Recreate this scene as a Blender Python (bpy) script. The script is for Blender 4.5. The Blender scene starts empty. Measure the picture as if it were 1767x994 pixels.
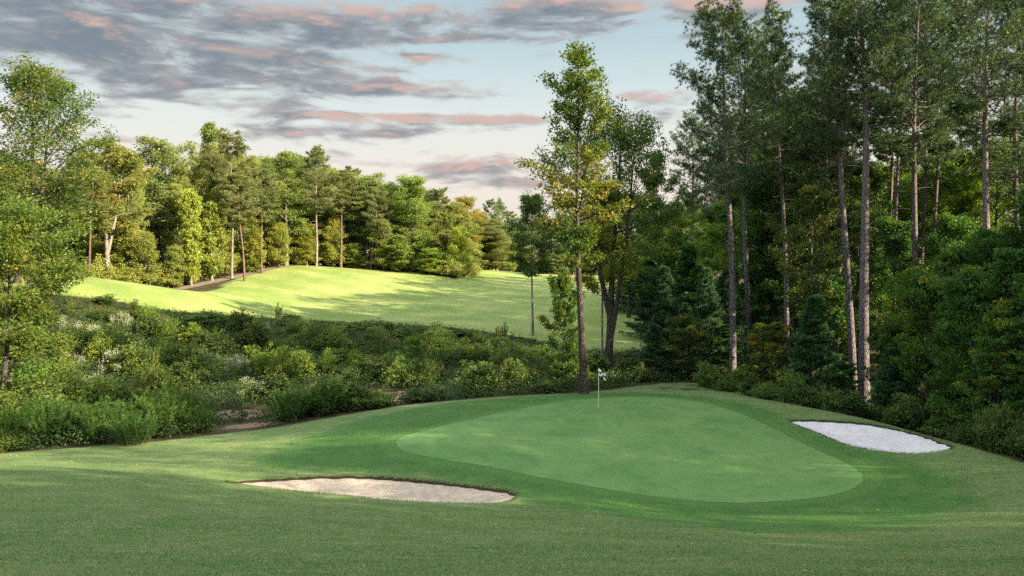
import bpy, math, random
import numpy as np
from mathutils import Vector, geometry as mgeo

# ------------------------------------------------------------------ scene, camera, light
scene = bpy.context.scene
COL = scene.collection
R = math.radians
F_PX, UC, VH, W_PX, H_PX = 1387.0, 883.5, 455.0, 1767.0, 994.0     # lens in photo pixels, horizon row

cam_d = bpy.data.cameras.new('camera'); cam = bpy.data.objects.new('camera', cam_d); COL.objects.link(cam)
cam.location = (0, 0, 0); cam.rotation_euler = (R(90), 0, 0)
cam_d.sensor_width = 36.0; cam_d.lens = 36.0 * F_PX / W_PX
cam_d.shift_y = (VH - H_PX / 2) / W_PX
cam_d.clip_start = 0.1; cam_d.clip_end = 5000
scene.camera = cam

EXPOSURE = 1.85
SKY_STRENGTH = 0.1
SUN_AZ, SUN_EL, SUN_STRENGTH = 113.0, 24.5, 5.0          # azimuth clockwise from +Y (straight ahead)
scene.view_settings.view_transform = 'Standard'; scene.view_settings.look = 'None'
scene.view_settings.exposure = EXPOSURE; scene.view_settings.gamma = 1.0
scene.view_settings.use_curve_mapping = False

sun_d = bpy.data.lights.new('sun', 'SUN'); sun = bpy.data.objects.new('sun', sun_d); COL.objects.link(sun)
sun_d.energy = SUN_STRENGTH; sun_d.angle = R(0.5); sun_d.color = (1.0, 0.84, 0.58)
S_DIR = Vector((math.sin(R(SUN_AZ)) * math.cos(R(SUN_EL)), math.cos(R(SUN_AZ)) * math.cos(R(SUN_EL)), math.sin(R(SUN_EL))))
sun.rotation_euler = S_DIR.to_track_quat('Z', 'Y').to_euler()

cy = scene.cycles
cy.max_bounces = 7; cy.diffuse_bounces = 4; cy.glossy_bounces = 2; cy.transmission_bounces = 4; cy.transparent_max_bounces = 8
cy.caustics_reflective = False; cy.caustics_refractive = False
cy.use_adaptive_sampling = True; cy.adaptive_threshold = 0.012
cy.use_denoising = False
try:
    cy.denoiser = 'OPENIMAGEDENOISE'; cy.denoising_input_passes = 'RGB_ALBEDO_NORMAL'; cy.denoising_prefilter = 'ACCURATE'
except Exception:
    pass
cy.sample_clamp_indirect = 6.0


def lin(r, g, b):
    def f(c):
        c /= 255.0
        return c / 12.92 if c <= 0.04045 else ((c + 0.055) / 1.055) ** 2.4
    return (f(r), f(g), f(b))


class NT:
    """small helper to wire shader nodes"""
    def __init__(self, tree):
        self.t = tree; self.n = tree.nodes; self.l = tree.links

    def node(self, kind, **kw):
        nd = self.n.new(kind)
        for k, v in kw.items():
            setattr(nd, k, v)
        return nd

    def put(self, sock, v):
        if v is None:
            return
        if isinstance(v, bpy.types.NodeSocket):
            self.l.new(v, sock)
        else:
            if sock.type == 'RGBA' and hasattr(v, '__len__') and len(v) == 3:
                v = (*v, 1.0)
            sock.default_value = v

    def math(self, op, a, b=None, c=None, clamp=False):
        nd = self.node('ShaderNodeMath', operation=op, use_clamp=clamp)
        for s, v in zip(nd.inputs, (a, b, c)):
            self.put(s, v)
        return nd.outputs[0]

    def mix(self, fac, a, b, blend='MIX'):
        nd = self.node('ShaderNodeMix', data_type='RGBA', blend_type=blend)
        self.put(nd.inputs[0], fac); self.put(nd.inputs[6], a); self.put(nd.inputs[7], b)
        return nd.outputs[2]

    def noise(self, vec, scale, detail=4, rough=0.55, distort=0.0, dims='3D'):
        nd = self.node('ShaderNodeTexNoise', noise_dimensions=dims)
        if vec is not None:
            self.l.new(vec, nd.inputs['Vector'])
        nd.inputs['Scale'].default_value = scale; nd.inputs['Detail'].default_value = detail
        nd.inputs['Roughness'].default_value = rough; nd.inputs['Distortion'].default_value = distort
        return nd.outputs['Fac']

    def ramp(self, fac, stops, interp='LINEAR'):
        nd = self.node('ShaderNodeValToRGB'); cr = nd.color_ramp; cr.interpolation = interp
        while len(cr.elements) < len(stops):
            cr.elements.new(0.5)
        for e, (p, c) in zip(cr.elements, stops):
            e.position = p; e.color = (*c, 1.0) if len(c) == 3 else c
        self.put(nd.inputs[0], fac)
        return nd.outputs[0]

    def smooth(self, x, a, b):
        nd = self.node('ShaderNodeMapRange', interpolation_type='SMOOTHSTEP')
        self.put(nd.inputs[0], x); nd.inputs[1].default_value = a; nd.inputs[2].default_value = b
        nd.inputs[3].default_value = 0.0; nd.inputs[4].default_value = 1.0
        return nd.outputs[0]

    def attr(self, name):
        return self.node('ShaderNodeAttribute', attribute_type='GEOMETRY', attribute_name=name).outputs['Fac']


# ------------------------------------------------------------------ sky with evening clouds (placed by compass bearing and elevation)
world = bpy.data.worlds.new('World'); scene.world = world; world.use_nodes = True
nt = NT(world.node_tree); nt.n.clear()
tc = nt.node('ShaderNodeTexCoord'); sep = nt.node('ShaderNodeSeparateXYZ'); nt.l.new(tc.outputs['Generated'], sep.inputs[0])
dx, dy, dz = sep.outputs
AZ = nt.math('MULTIPLY', nt.math('ARCTAN2', dx, dy), 57.29578)
EL = nt.math('MULTIPLY', nt.math('ARCSINE', dz), 57.29578)


def az_el(u, v):
    return math.degrees(math.atan((u - UC) / F_PX)), math.degrees(math.atan((VH - v) / math.hypot(F_PX, u - UC)))


CLOUDS = [  # bearing / elevation read from the photo, spread, weight
    (60, 45, 330, 62, .62), (330, 75, 240, 45, .50), (480, 30, 260, 36, .46), (640, 42, 120, 26, .36),
    (200, 122, 240, 22, .34), (470, 140, 130, 20, .40), (700, 152, 170, 17, .56), (820, 165, 110, 7, .36),
    (350, 174, 140, 11, .52), (480, 172, 60, 9, .42), (640, 206, 230, 13, .56), (800, 207, 130, 8, .42), (540, 228, 170, 13, .50),
    (700, 228, 120, 9, .42), (860, 290, 130, 24, .56), (880, 318, 110, 9, .36), (640, 283, 70, 9, .40), (590, 265, 60, 10, .25),
    (960, 14, 150, 30, .60), (1120, 24, 170, 20, .60), (1250, 16, 130, 18, .56), (1180, 62, 150, 9, .30), (900, 70, 120, 10, .34), (1010, 48, 90, 9, .34), (720, 100, 110, 9, .30), (1120, 168, 110, 12, .38), (1130, 204, 120, 15, .46),
    (185, 163, 50, 6, .30), (175, 183, 60, 6, .30), (180, 200, 60, 6, .26), (230, 240, 70, 9, .34), (370, 235, 60, 12, .30),
    (760, 65, 60, 9, .28), (1230, 345, 120, 12, .36), (900, 42, 60, 10, .26), (750, 96, 50, 6, .2), (540, 100, 60, 10, .3),
]
grp = bpy.data.node_groups.new('cloud_density', 'ShaderNodeTree')
grp.interface.new_socket('az', in_out='INPUT', socket_type='NodeSocketFloat')
grp.interface.new_socket('el', in_out='INPUT', socket_type='NodeSocketFloat')
grp.interface.new_socket('density', in_out='OUTPUT', socket_type='NodeSocketFloat')
g = NT(grp); gi = g.node('NodeGroupInput'); go = g.node('NodeGroupOutput')
gaz, gel = gi.outputs[0], gi.outputs[1]
ra = g.math('MULTIPLY', gaz, 0.0174533)
te = g.math('MAXIMUM', g.math('TANGENT', g.math('MULTIPLY', gel, 0.0174533)), 0.0)
rr = g.math('DIVIDE', 1.0, g.math('ADD', te, 0.07))
cv = g.node('ShaderNodeCombineXYZ')
g.put(cv.inputs[0], g.math('MULTIPLY', g.math('SINE', ra), rr)); g.put(cv.inputs[1], g.math('MULTIPLY', g.math('COSINE', ra), rr))
n1 = g.noise(cv.outputs[0], 1.15, 7, 0.62, 0.35)
cv2 = g.node('ShaderNodeCombineXYZ'); g.put(cv2.inputs[0], g.math('MULTIPLY', gaz, 0.16)); g.put(cv2.inputs[1], g.math('MULTIPLY', gel, 0.62)); cv2.inputs[2].default_value = 3.7
n2 = g.noise(cv2.outputs[0], 1.0, 7, 0.6, 0.5)
n2b = g.noise(cv2.outputs[0], 2.6, 5, 0.6, 0.2)
acc = None
for (u, v, ru, rv, w) in CLOUDS:
    a0, e0 = az_el(u, v); sa = math.degrees(ru / F_PX) ; se = math.degrees(rv / F_PX)
    qa = g.math('MULTIPLY', g.math('SUBTRACT', gaz, a0), 1 / sa); qe = g.math('MULTIPLY', g.math('SUBTRACT', gel, e0), 1 / se)
    q = g.math('ADD', g.math('MULTIPLY', qa, qa), g.math('MULTIPLY', qe, qe))
    b = g.math('MULTIPLY', g.math('POWER', 2.71828, g.math('MULTIPLY', q, -1.0)), w)
    acc = b if acc is None else g.math('ADD', acc, b)
acc = g.math('MINIMUM', acc, 0.55)
# away from the view the sky carries loose broken cloud of the same kind
away = g.math('MULTIPLY', g.smooth(g.math('ABSOLUTE', gaz), 38.0, 60.0), 0.22)
high = g.math('MULTIPLY', g.smooth(gel, 19.0, 30.0), 0.20)
acc = g.math('ADD', acc, g.math('MAXIMUM', away, high))
mixn = g.math('ADD', g.math('ADD', g.math('MULTIPLY', n1, 0.35), g.math('MULTIPLY', n2, 0.75)), g.math('MULTIPLY', n2b, 0.35))
den = g.math('SUBTRACT', g.math('ADD', g.math('MULTIPLY', mixn, 2.7), g.math('MULTIPLY', acc, 1.25)), 2.17)
g.l.new(den, go.inputs[0])


def density(az, el):
    nd = nt.node('ShaderNodeGroup'); nd.node_tree = grp
    nt.put(nd.inputs[0], az); nt.put(nd.inputs[1], el)
    return nd.outputs[0]


D0 = density(AZ, EL)
D1 = density(nt.math('ADD', AZ, 0.5), nt.math('ADD', EL, 0.75))
cover = nt.smooth(D0, -0.08, 0.46)
edge = nt.smooth(nt.math('SUBTRACT', D0, D1), 0.02, 0.75)           # flanks turned to the low sun glow pink
sky = nt.node('ShaderNodeTexSky', sky_type='NISHITA')
sky.sun_disc = False; sky.sun_elevation = R(SUN_EL); sky.sun_rotation = R(SUN_AZ); sky.air_density = 1.0; sky.dust_density = 1.6; sky.ozone_density = 1.4
eln = nt.math('DIVIDE', EL, 90.0, clamp=True)
grad = nt.ramp(eln, [(0.0, lin(230, 206, 196)), (0.035, lin(240, 224, 212)), (0.07, lin(243, 233, 220)), (0.11, lin(231, 234, 227)), (0.145, lin(208, 224, 224)),
                     (0.17, lin(190, 212, 217)), (0.215, lin(180, 204, 213)), (0.32, (1.9, 2.1, 2.25)), (1.0, (2.0, 2.2, 2.4))])
SCL = 1.0 / (SKY_STRENGTH * 2 ** EXPOSURE)
vm = nt.node('ShaderNodeVectorMath', operation='SCALE'); nt.l.new(grad, vm.inputs[0]); vm.inputs['Scale'].default_value = SCL
clear = nt.mix(0.95, sky.outputs[0], vm.outputs[0])
thick = nt.smooth(D0, 0.05, 0.75)
ccol = nt.mix(thick, lin(188, 191, 193), lin(124, 136, 148))
lowpink = nt.smooth(EL, 14.0, 4.0)
ccol = nt.mix(nt.math('MULTIPLY', lowpink, 0.25), ccol, lin(192, 166, 160))
ccol = nt.mix(nt.math('MULTIPLY', edge, 0.85), ccol, lin(224, 190, 178))
vm2 = nt.node('ShaderNodeVectorMath', operation='SCALE'); nt.l.new(ccol, vm2.inputs[0]); vm2.inputs['Scale'].default_value = SCL
final = nt.mix(nt.math('MULTIPLY', cover, 0.94), clear, vm2.outputs[0])
bg = nt.node('ShaderNodeBackground'); nt.l.new(final, bg.inputs[0]); bg.inputs[1].default_value = SKY_STRENGTH
world.cycles.sampling_method = "MANUAL"; world.cycles.sample_map_resolution = 256
wo = nt.node('ShaderNodeOutputWorld'); nt.l.new(bg.outputs[0], wo.inputs[0])

# ------------------------------------------------------------------ terrain: a smooth surface through surveyed points
# each row: photo column, photo row, distance ahead in metres
SURVEY = [
    (0, 994, 13), (440, 994, 13), (883, 994, 13), (1325, 994, 13), (1767, 994, 13),
    (0, 900, 19.5), (440, 910, 19), (883, 930, 18), (1400, 943, 18.5), (1100, 900, 23), (1767, 900, 21.5),
    (0, 826, 30), (420, 836, 29.5), (700, 864, 27.6), (890, 872, 27), (640, 856, 28),
    (418, 832, 31), (600, 822, 33.5), (800, 832, 32), (700, 826, 33), (890, 852, 29.6),
    (200, 800, 36), (0, 786, 42), (0, 776, 46), (250, 762, 45), (480, 735, 47), (350, 790, 38), (560, 765, 40), (600, 800, 36.3),
    (700, 697, 51), (850, 684, 53), (1000, 677, 54), (1090, 668, 56), (1180, 659, 58),
    (1250, 880, 27.8), (1000, 848, 29.6), (1250, 868, 29), (1000, 835, 31), (683, 765, 37.2), (1480, 825, 31.2), (1250, 820, 32.3),
    (1100, 780, 35.7), (900, 740, 40.0), (1033, 703, 45), (1100, 684, 48.6), (1230, 700, 45.3), (1350, 750, 39.3),
    (1360, 727, 41.2), (1440, 764, 36.6), (1550, 786, 34.0), (1500, 735, 39.6), (1648, 774, 34.4),
    (1500, 723, 41.5), (1650, 762, 36.6), (1767, 797, 32.5), (1300, 690, 47.5), (1767, 860, 26.2), (1600, 840, 28.8),
    # creek bank with brush
    (100, 745, 49), (100, 705, 54), (380, 705, 55), (600, 692, 57), (750, 690, 57), (900, 677, 58),
    (100, 625, 65), (300, 635, 66), (500, 645, 66), (700, 655, 65), (900, 655, 62), (1050, 655, 61), (1130, 650, 62),
    # fairway beyond
    (110, 520, 78), (300, 545, 79), (500, 560, 82), (740, 567, 82), (900, 588, 78), (1000, 610, 73), (1100, 615, 69),
    (110, 478, 86), (200, 487, 88), (300, 499.5, 89), (300, 520, 84), (150, 500, 81),
    (310, 501, 104), (420, 475, 118), (500, 457, 130), (640, 463, 135), (790, 484, 126),
    (500, 490, 112), (500, 510, 104), (500, 530, 95), (500, 545, 89), (700, 555, 87), (900, 560, 84), (1080, 595, 75),
    (1000, 520, 108), (1000, 560, 86), (1050, 500, 130), (800, 520, 107), (650, 500, 112), (880, 490, 135), (400, 500, 104),
    (850, 466, 166), (960, 478, 165), (1100, 480, 160),
    # woodland floor to the right and beyond
    (1200, 655, 61), (1300, 675, 58), (1500, 715, 53), (1767, 805, 41), (1900, 790, 45), (1400, 640, 72), (1700, 640, 72), (1250, 560, 95),
    (2300, 860, 30), (2300, 760, 46), (2300, 680, 60),
]
pts = [((u - UC) / F_PX * Y, Y, -(v - VH) / F_PX * Y) for (u, v, Y) in SURVEY]
pts += [(0, 0, -1.75), (-15, 0, -1.9), (15, 0, -1.9), (-40, 5, -4.0), (45, 5, -5.0), (-80, 10, -7.0), (90, 10, -8.0), (0, -40, 3.0), (-80, -40, 0.0), (80, -40, -3.0),
        (-45, 40, -9.9), (-90, 45, -9.0), (-70, 90, -2.0), (-120, 90, -1.0), (-80, 115, -2.5), (-60, 140, -0.5), (-30, 170, -2.0), (-130, 160, -1.0),
        (0, 210, -3.0), (60, 210, -3.0), (60, 120, -6.5), (90, 70, -8.0), (50, 90, -7.5), (-60, 230, -2.0), (110, 160, -6.0)]
for a in range(0, 360, 30):
    for rad, z in ((330, -4.0), (750, -3.0)):
        pts.append((rad * math.sin(R(a)), 100 + rad * math.cos(R(a)), z))
P = np.array(pts, float)
LAM = 0.02


def _phi(d2):
    return 0.5 * d2 * np.log(np.maximum(d2, 1e-9))


_n = len(P); _A = np.zeros((_n + 3, _n + 3)); _d2 = ((P[:, None, :2] - P[None, :, :2]) ** 2).sum(-1)
_A[:_n, :_n] = _phi(_d2) + np.eye(_n) * LAM * 400; _A[:_n, _n] = 1; _A[:_n, _n + 1:] = P[:, :2]; _A[_n:, :_n] = _A[:_n, _n:].T
_w = np.linalg.solve(_A, np.concatenate([P[:, 2], np.zeros(3)]))


def height(x, y):
    x = np.asarray(x, float); y = np.asarray(y, float); sh = np.broadcast(x, y).shape
    X = np.broadcast_to(x, sh).ravel(); Y = np.broadcast_to(y, sh).ravel(); out = np.empty(X.size)
    for s in range(0, X.size, 20000):
        xs, ys = X[s:s + 20000], Y[s:s + 20000]
        d2 = (xs[:, None] - P[None, :, 0]) ** 2 + (ys[:, None] - P[None, :, 1]) ** 2
        out[s:s + 20000] = _phi(d2) @ _w[:_n] + _w[_n] + _w[_n + 1] * xs + _w[_n + 2] * ys
    # soft small undulations
    out += 0.05 * np.sin(X * 0.31 + 1.3) * np.sin(Y * 0.27 + 0.4) * np.clip((Y - 5) / 10, 0, 1)
    m = np.clip((Y - 84) / 8, 0, 1) * np.clip((160 - Y) / 15, 0, 1)
    out += 0.28 * m * np.sin(X * 0.17 + 0.5 * np.sin(Y * 0.11)) * np.sin(Y * 0.23 + X * 0.05)
    return out.reshape(sh)


def hz(x, y):
    return float(height(np.array([x]), np.array([y]))[0])


_marchY = np.concatenate([np.arange(6, 70, 0.1), np.arange(70, 200, 0.4)])


def hit(u, v, ymin=6.0):
    """the ground point that the photo shows at column u, row v"""
    Y = _marchY[_marchY >= ymin]
    x = (u - UC) / F_PX * Y; zr = -(v - VH) / F_PX * Y
    below = np.nonzero(zr <= height(x, Y))[0]
    i = below[0] if len(below) else len(Y) - 1
    return (float(x[i]), float(Y[i]))


def closed_curve(pix, step=0.25, **kw):
    Q = np.array([hit(u, v, **kw) for u, v in pix]); m = len(Q); out = []
    for i in range(m):
        p0, p1, p2, p3 = Q[i - 1], Q[i], Q[(i + 1) % m], Q[(i + 2) % m]
        k = max(2, int(np.linalg.norm(p2 - p1) / step))
        for t in np.arange(k) / k:
            out.append(0.5 * (2 * p1 + (p2 - p0) * t + (2 * p0 - 5 * p1 + 4 * p2 - p3) * t * t + (3 * p1 - p0 - 3 * p2 + p3) * t ** 3))
    return np.array(out)


def sdist(poly, x, y):
    """signed distance to a closed outline, positive inside"""
    x = np.asarray(x, float); y = np.asarray(y, float)
    a = poly; b = np.roll(poly, -1, 0)
    d = np.full(x.shape, 1e9); ins = np.zeros(x.shape, bool)
    for (x1, y1), (x2, y2) in zip(a, b):
        ex, ey = x2 - x1, y2 - y1; L2 = ex * ex + ey * ey + 1e-12
        t = np.clip(((x - x1) * ex + (y - y1) * ey) / L2, 0, 1)
        d = np.minimum(d, (x - x1 - t * ex) ** 2 + (y - y1 - t * ey) ** 2)
        if abs(ey) > 1e-12:
            c = ((y1 > y) != (y2 > y)) & (x < ex * (y - y1) / ey + x1)
            ins ^= c
    d = np.sqrt(d)
    return np.where(ins, d, -d)


GREEN = closed_curve([(684, 768), (690, 758), (715, 748), (765, 735), (850, 716), (930, 700), (1000, 690), (1080, 685.5), (1160, 688), (1225, 698), (1290, 720), (1345, 746),
                      (1400, 773), (1452, 796), (1483, 815), (1486, 834), (1448, 853), (1360, 865), (1250, 868), (1150, 860), (1050, 846), (950, 828), (850, 808), (760, 793), (700, 780)], ymin=24)
FRINGE = closed_curve([(470, 800), (520, 765), (640, 722), (760, 700), (880, 687), (1000, 680), (1120, 679), (1230, 690), (1300, 705), (1350, 728), (1420, 758), (1500, 786), (1590, 810), (1640, 850), (1610, 890),
                       (1500, 915), (1350, 918), (1200, 905), (1050, 885), (950, 868), (880, 838), (760, 818), (600, 806)], step=0.6, ymin=22)
_j = np.random.default_rng(3); GREEN = GREEN + _j.normal(0, 0.018, GREEN.shape)
BUNK_L = closed_curve([(392, 833), (460, 827.5), (540, 822.5), (620, 822), (700, 826), (780, 834), (850, 843), (886, 850), (893, 858), (868, 869), (800, 871), (720, 868), (640, 862), (550, 853), (450, 842)], 0.15, ymin=24)
BUNK_R = closed_curve([(1360, 727), (1400, 724.5), (1450, 727), (1520, 735), (1580, 749), (1620, 762), (1647, 773), (1620, 781), (1570, 784), (1510, 778), (1460, 768), (1430, 757), (1400, 744)], 0.15, ymin=28)


def lip_depth(poly, x, y, sd):
    b = -(sdist(poly, x, y + 0.15) - sd) / 0.15           # 1 under the far lip, low on the near side
    t = np.clip((b + 0.3) / 1.1, 0, 1)
    return 0.03 + (0.085 if poly is BUNK_L else 0.06) * t * t * (3 - 2 * t)


def carve(x, y):
    z = 0
    for poly, dep in ((BUNK_L, 0.26), (BUNK_R, 0.34)):
        cx, cyy = poly.mean(0); rad = np.abs(poly - poly.mean(0)).max(0) + 2
        near = (np.abs(x - cx) < rad[0]) & (np.abs(y - cyy) < rad[1])
        c = np.zeros(np.shape(x))
        if near.any():
            sd = sdist(poly, x[near], y[near])
            lip = 0.05 * np.exp(-(np.clip(-sd, 0, 9) / 0.35) ** 2) * (sd < 0)
            t = np.clip(sd / 0.22, 0, 1); t2 = np.clip(sd / 1.6, 0, 1)
            c[near] = lip - lip_depth(poly, x[near], y[near], sd) * t - dep * t2 * t2 * (3 - 2 * t2)
        z = z + c
    return z


def sand_z(poly, dep, x, y):
    s0 = sdist(poly, x, y); sd = np.maximum(s0, 0); t2 = np.clip(sd / 1.6, 0, 1)
    return height(x, y) - 0.70 * lip_depth(poly, x, y, s0) - dep * t2 * t2 * (3 - 2 * t2) + 0.012 * np.sin(x * 5 + y * 2) * np.sin(y * 7 - x)


# ------------------------------------------------------------------ mesh helpers
def make_mesh(name, V, F, mats=(), attrs=None, smooth=False, mat_idx=None):
    V = np.asarray(V, np.float32); F = np.asarray(F, np.int32); k = F.shape[1]
    me = bpy.data.meshes.new(name)
    me.vertices.add(len(V)); me.vertices.foreach_set('co', V.ravel())
    me.loops.add(F.size); me.loops.foreach_set('vertex_index', F.ravel())
    me.polygons.add(len(F)); me.polygons.foreach_set('loop_start', np.arange(0, F.size, k, dtype=np.int32))
    me.polygons.foreach_set('loop_total', np.full(len(F), k, np.int32))
    if mat_idx is not None:
        me.polygons.foreach_set('material_index', np.asarray(mat_idx, np.int32))
    for a, vals in (attrs or {}).items():
        at = me.attributes.new(a, 'FLOAT', 'POINT'); at.data.foreach_set('value', np.asarray(vals, np.float32))
    me.update(calc_edges=True)
    me.polygons.foreach_set('use_smooth', np.full(len(F), smooth))
    for m in mats:
        me.materials.append(m)
    return me


def tag(o, label=None, cat=None, group=None, kind=None):
    for k, v in (('label', label), ('category', cat), ('group', group), ('kind', kind)):
        if v:
            o[k] = v
    return o


def link(name, data, parent=None, loc=(0, 0, 0)):
    o = bpy.data.objects.new(name, data); COL.objects.link(o); o.location = loc
    if parent:
        o.parent = parent
    return o


def new_mat(name):
    m = bpy.data.materials.new(name); m.use_nodes = True; t = NT(m.node_tree); t.n.clear()
    out = t.node('ShaderNodeOutputMaterial')
    return m, t, out


def principled(t, col, rough=0.8, spec=0.3, bump=None, bstr=0.3, bdist=0.05):
    p = t.node('ShaderNodeBsdfPrincipled')
    t.put(p.inputs['Base Color'], col); t.put(p.inputs['Roughness'], rough); p.inputs['Specular IOR Level'].default_value = spec
    if bump is not None:
        b = t.node('ShaderNodeBump'); b.inputs['Strength'].default_value = bstr; b.inputs['Distance'].default_value = bdist
        t.put(b.inputs['Height'], bump); t.l.new(b.outputs[0], p.inputs['Normal'])
    return p


# ------------------------------------------------------------------ ground materials
def ground_material():
    m, t, out = new_mat('turf_and_soil')
    pos = t.node('ShaderNodeNewGeometry').outputs['Position']
    big = t.noise(pos, 0.16, 4, 0.6); mid = t.noise(pos, 0.9, 5, 0.65); fine = t.noise(pos, 14.0, 4, 0.75)
    st = t.node('ShaderNodeMapping'); t.l.new(pos, st.inputs[0]); st.inputs['Scale'].default_value = (0.5, 3.2, 1.0)
    streak = t.noise(st.outputs[0], 1.3, 6, 0.75, 0.4)
    speck = t.noise(pos, 38.0, 2, 0.8)
    # rough-cut turf of the slope: olive, with thatch and darker tufts
    rough = t.mix(t.smooth(mid, 0.35, 0.68), (0.088, 0.170, 0.042), (0.150, 0.202, 0.068))
    rough = t.mix(t.smooth(streak, 0.46, 0.72), rough, (0.235, 0.240, 0.120))
    rough = t.mix(t.math('MULTIPLY', t.smooth(streak, 0.50, 0.28), 0.7), rough, (0.078, 0.160, 0.037))
    rough = t.mix(t.math('MULTIPLY', t.smooth(speck, 0.60, 0.74), 0.75), rough, (0.330, 0.320, 0.190))
    rough = t.mix(t.math('MULTIPLY', t.smooth(speck, 0.42, 0.28), 0.75), rough, (0.032, 0.055, 0.015))
    lush = t.mix(t.smooth(mid, 0.35, 0.7), (0.048, 0.130, 0.026), (0.075, 0.165, 0.036))
    lush = t.mix(t.smooth(streak, 0.52, 0.78), lush, (0.115, 0.165, 0.050))
    lush = t.mix(t.math('MULTIPLY', t.smooth(speck, 0.45, 0.3), 0.4), lush, (0.030, 0.080, 0.018))
    fair = t.mix(t.smooth(big, 0.35, 0.65), (0.175, 0.250, 0.056), (0.275, 0.315, 0.098))
    fair = t.mix(t.math('MULTIPLY', t.smooth(streak, 0.5, 0.75), 0.6), fair, (0.290, 0.290, 0.150))
    sx = t.node('ShaderNodeSeparateXYZ'); t.l.new(pos, sx.inputs[0])
    mow = t.math('SINE', t.math('ADD', t.math('MULTIPLY', sx.outputs[0], 0.55), t.math('ADD', t.math('MULTIPLY', sx.outputs[1], 0.95), t.math('MULTIPLY', big, 3.0))))
    fair = t.mix(t.math('MULTIPLY', t.smooth(mow, -0.3, 0.3), 0.22), fair, (0.110, 0.165, 0.045))
    grit = t.noise(pos, 5.5, 3, 0.7)
    lush = t.mix(t.math('MULTIPLY', t.smooth(grit, 0.5, 0.68), 0.45), lush, (0.100, 0.165, 0.042))
    lush = t.mix(t.math('MULTIPLY', t.smooth(grit, 0.48, 0.32), 0.5), lush, (0.036, 0.098, 0.022))
    rough = t.mix(t.math('MULTIPLY', t.smooth(grit, 0.50, 0.34), 0.5), rough, (0.068, 0.128, 0.030))
    rough = t.mix(t.math('MULTIPLY', t.smooth(grit, 0.53, 0.70), 0.4), rough, (0.240, 0.250, 0.115))
    wild = t.mix(t.smooth(mid, 0.4, 0.65), (0.045, 0.032, 0.018), (0.070, 0.070, 0.026))
    dirt = t.mix(t.smooth(fine, 0.35, 0.65), (0.155, 0.095, 0.062), (0.275, 0.185, 0.125))
    jit = t.math('MULTIPLY', t.math('SUBTRACT', t.noise(pos, 1.1, 6, 0.75), 0.5), 1.1)
    col = rough
    col = t.mix(t.smooth(t.math('ADD', t.attr('lush'), jit), 0.30, 0.70), col, lush)
    col = t.mix(t.math('MULTIPLY', t.smooth(t.math('ADD', t.attr('collar'), t.math('MULTIPLY', jit, 0.4)), 0.35, 0.65), 0.55), col, (0.082, 0.178, 0.040))
    col = t.mix(t.smooth(t.math('ADD', t.attr('fair'), jit), 0.40, 0.60), col, fair)
    col = t.mix(t.smooth(t.math('ADD', t.attr('wild'), jit), 0.38, 0.62), col, wild)
    col = t.mix(t.smooth(t.math('ADD', t.attr('dirt'), jit), 0.40, 0.60), col, dirt)
    col = t.mix(t.smooth(t.attr('cut'), 0.35, 0.6), col, (0.040, 0.030, 0.016))     # bunker faces: soil darkened to carry the lip's shadow
    p = principled(t, col, 0.9, 0.15, t.math('ADD', fine, speck), 0.7, 0.05)
    t.l.new(p.outputs[0], out.inputs[0])
    return m


def green_material():
    m, t, out = new_mat('putting_turf')
    pos = t.node('ShaderNodeNewGeometry').outputs['Position']
    mid = t.noise(pos, 0.5, 5, 0.6); fine = t.noise(pos, 30.0, 3, 0.8)
    st = t.node('ShaderNodeMapping'); t.l.new(pos, st.inputs[0]); st.inputs['Scale'].default_value = (0.6, 2.4, 1.0); st.inputs['Rotation'].default_value = (0, 0, 0.35)
    streak = t.noise(st.outputs[0], 0.8, 6, 0.7, 0.5)
    wide = t.noise(pos, 0.22, 4, 0.6)
    col = t.mix(t.smooth(mid, 0.36, 0.64), (0.070, 0.162, 0.036), (0.112, 0.210, 0.058))
    col = t.mix(t.math('MULTIPLY', t.smooth(wide, 0.42, 0.60), 0.6), col, (0.126, 0.218, 0.066))
    col = t.mix(t.math('MULTIPLY', t.smooth(streak, 0.45, 0.75), 0.7), col, (0.124, 0.222, 0.070))
    grit = t.noise(pos, 7.0, 4, 0.75); blot = t.noise(pos, 1.7, 5, 0.7)
    col = t.mix(t.math('MULTIPLY', t.smooth(blot, 0.50, 0.36), 0.55), col, (0.056, 0.148, 0.034))
    col = t.mix(t.math('MULTIPLY', t.smooth(grit, 0.52, 0.68), 0.35), col, (0.130, 0.220, 0.074))
    col = t.mix(t.math('MULTIPLY', t.smooth(grit, 0.47, 0.32), 0.35), col, (0.050, 0.130, 0.030))
    sx = t.node('ShaderNodeSeparateXYZ'); t.l.new(pos, sx.inputs[0])
    mow = t.math('SINE', t.math('ADD', t.math('MULTIPLY', sx.outputs[0], 3.1), t.math('ADD', t.math('MULTIPLY', sx.outputs[1], 2.2), t.math('MULTIPLY', mid, 2.0))))
    col = t.mix(t.math('MULTIPLY', t.smooth(mow, -0.4, 0.4), 0.16), col, (0.120, 0.215, 0.070))
    p = principled(t, col, 0.85, 0.2, fine, 0.25, 0.015)
    t.l.new(p.outputs[0], out.inputs[0])
    return m


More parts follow.
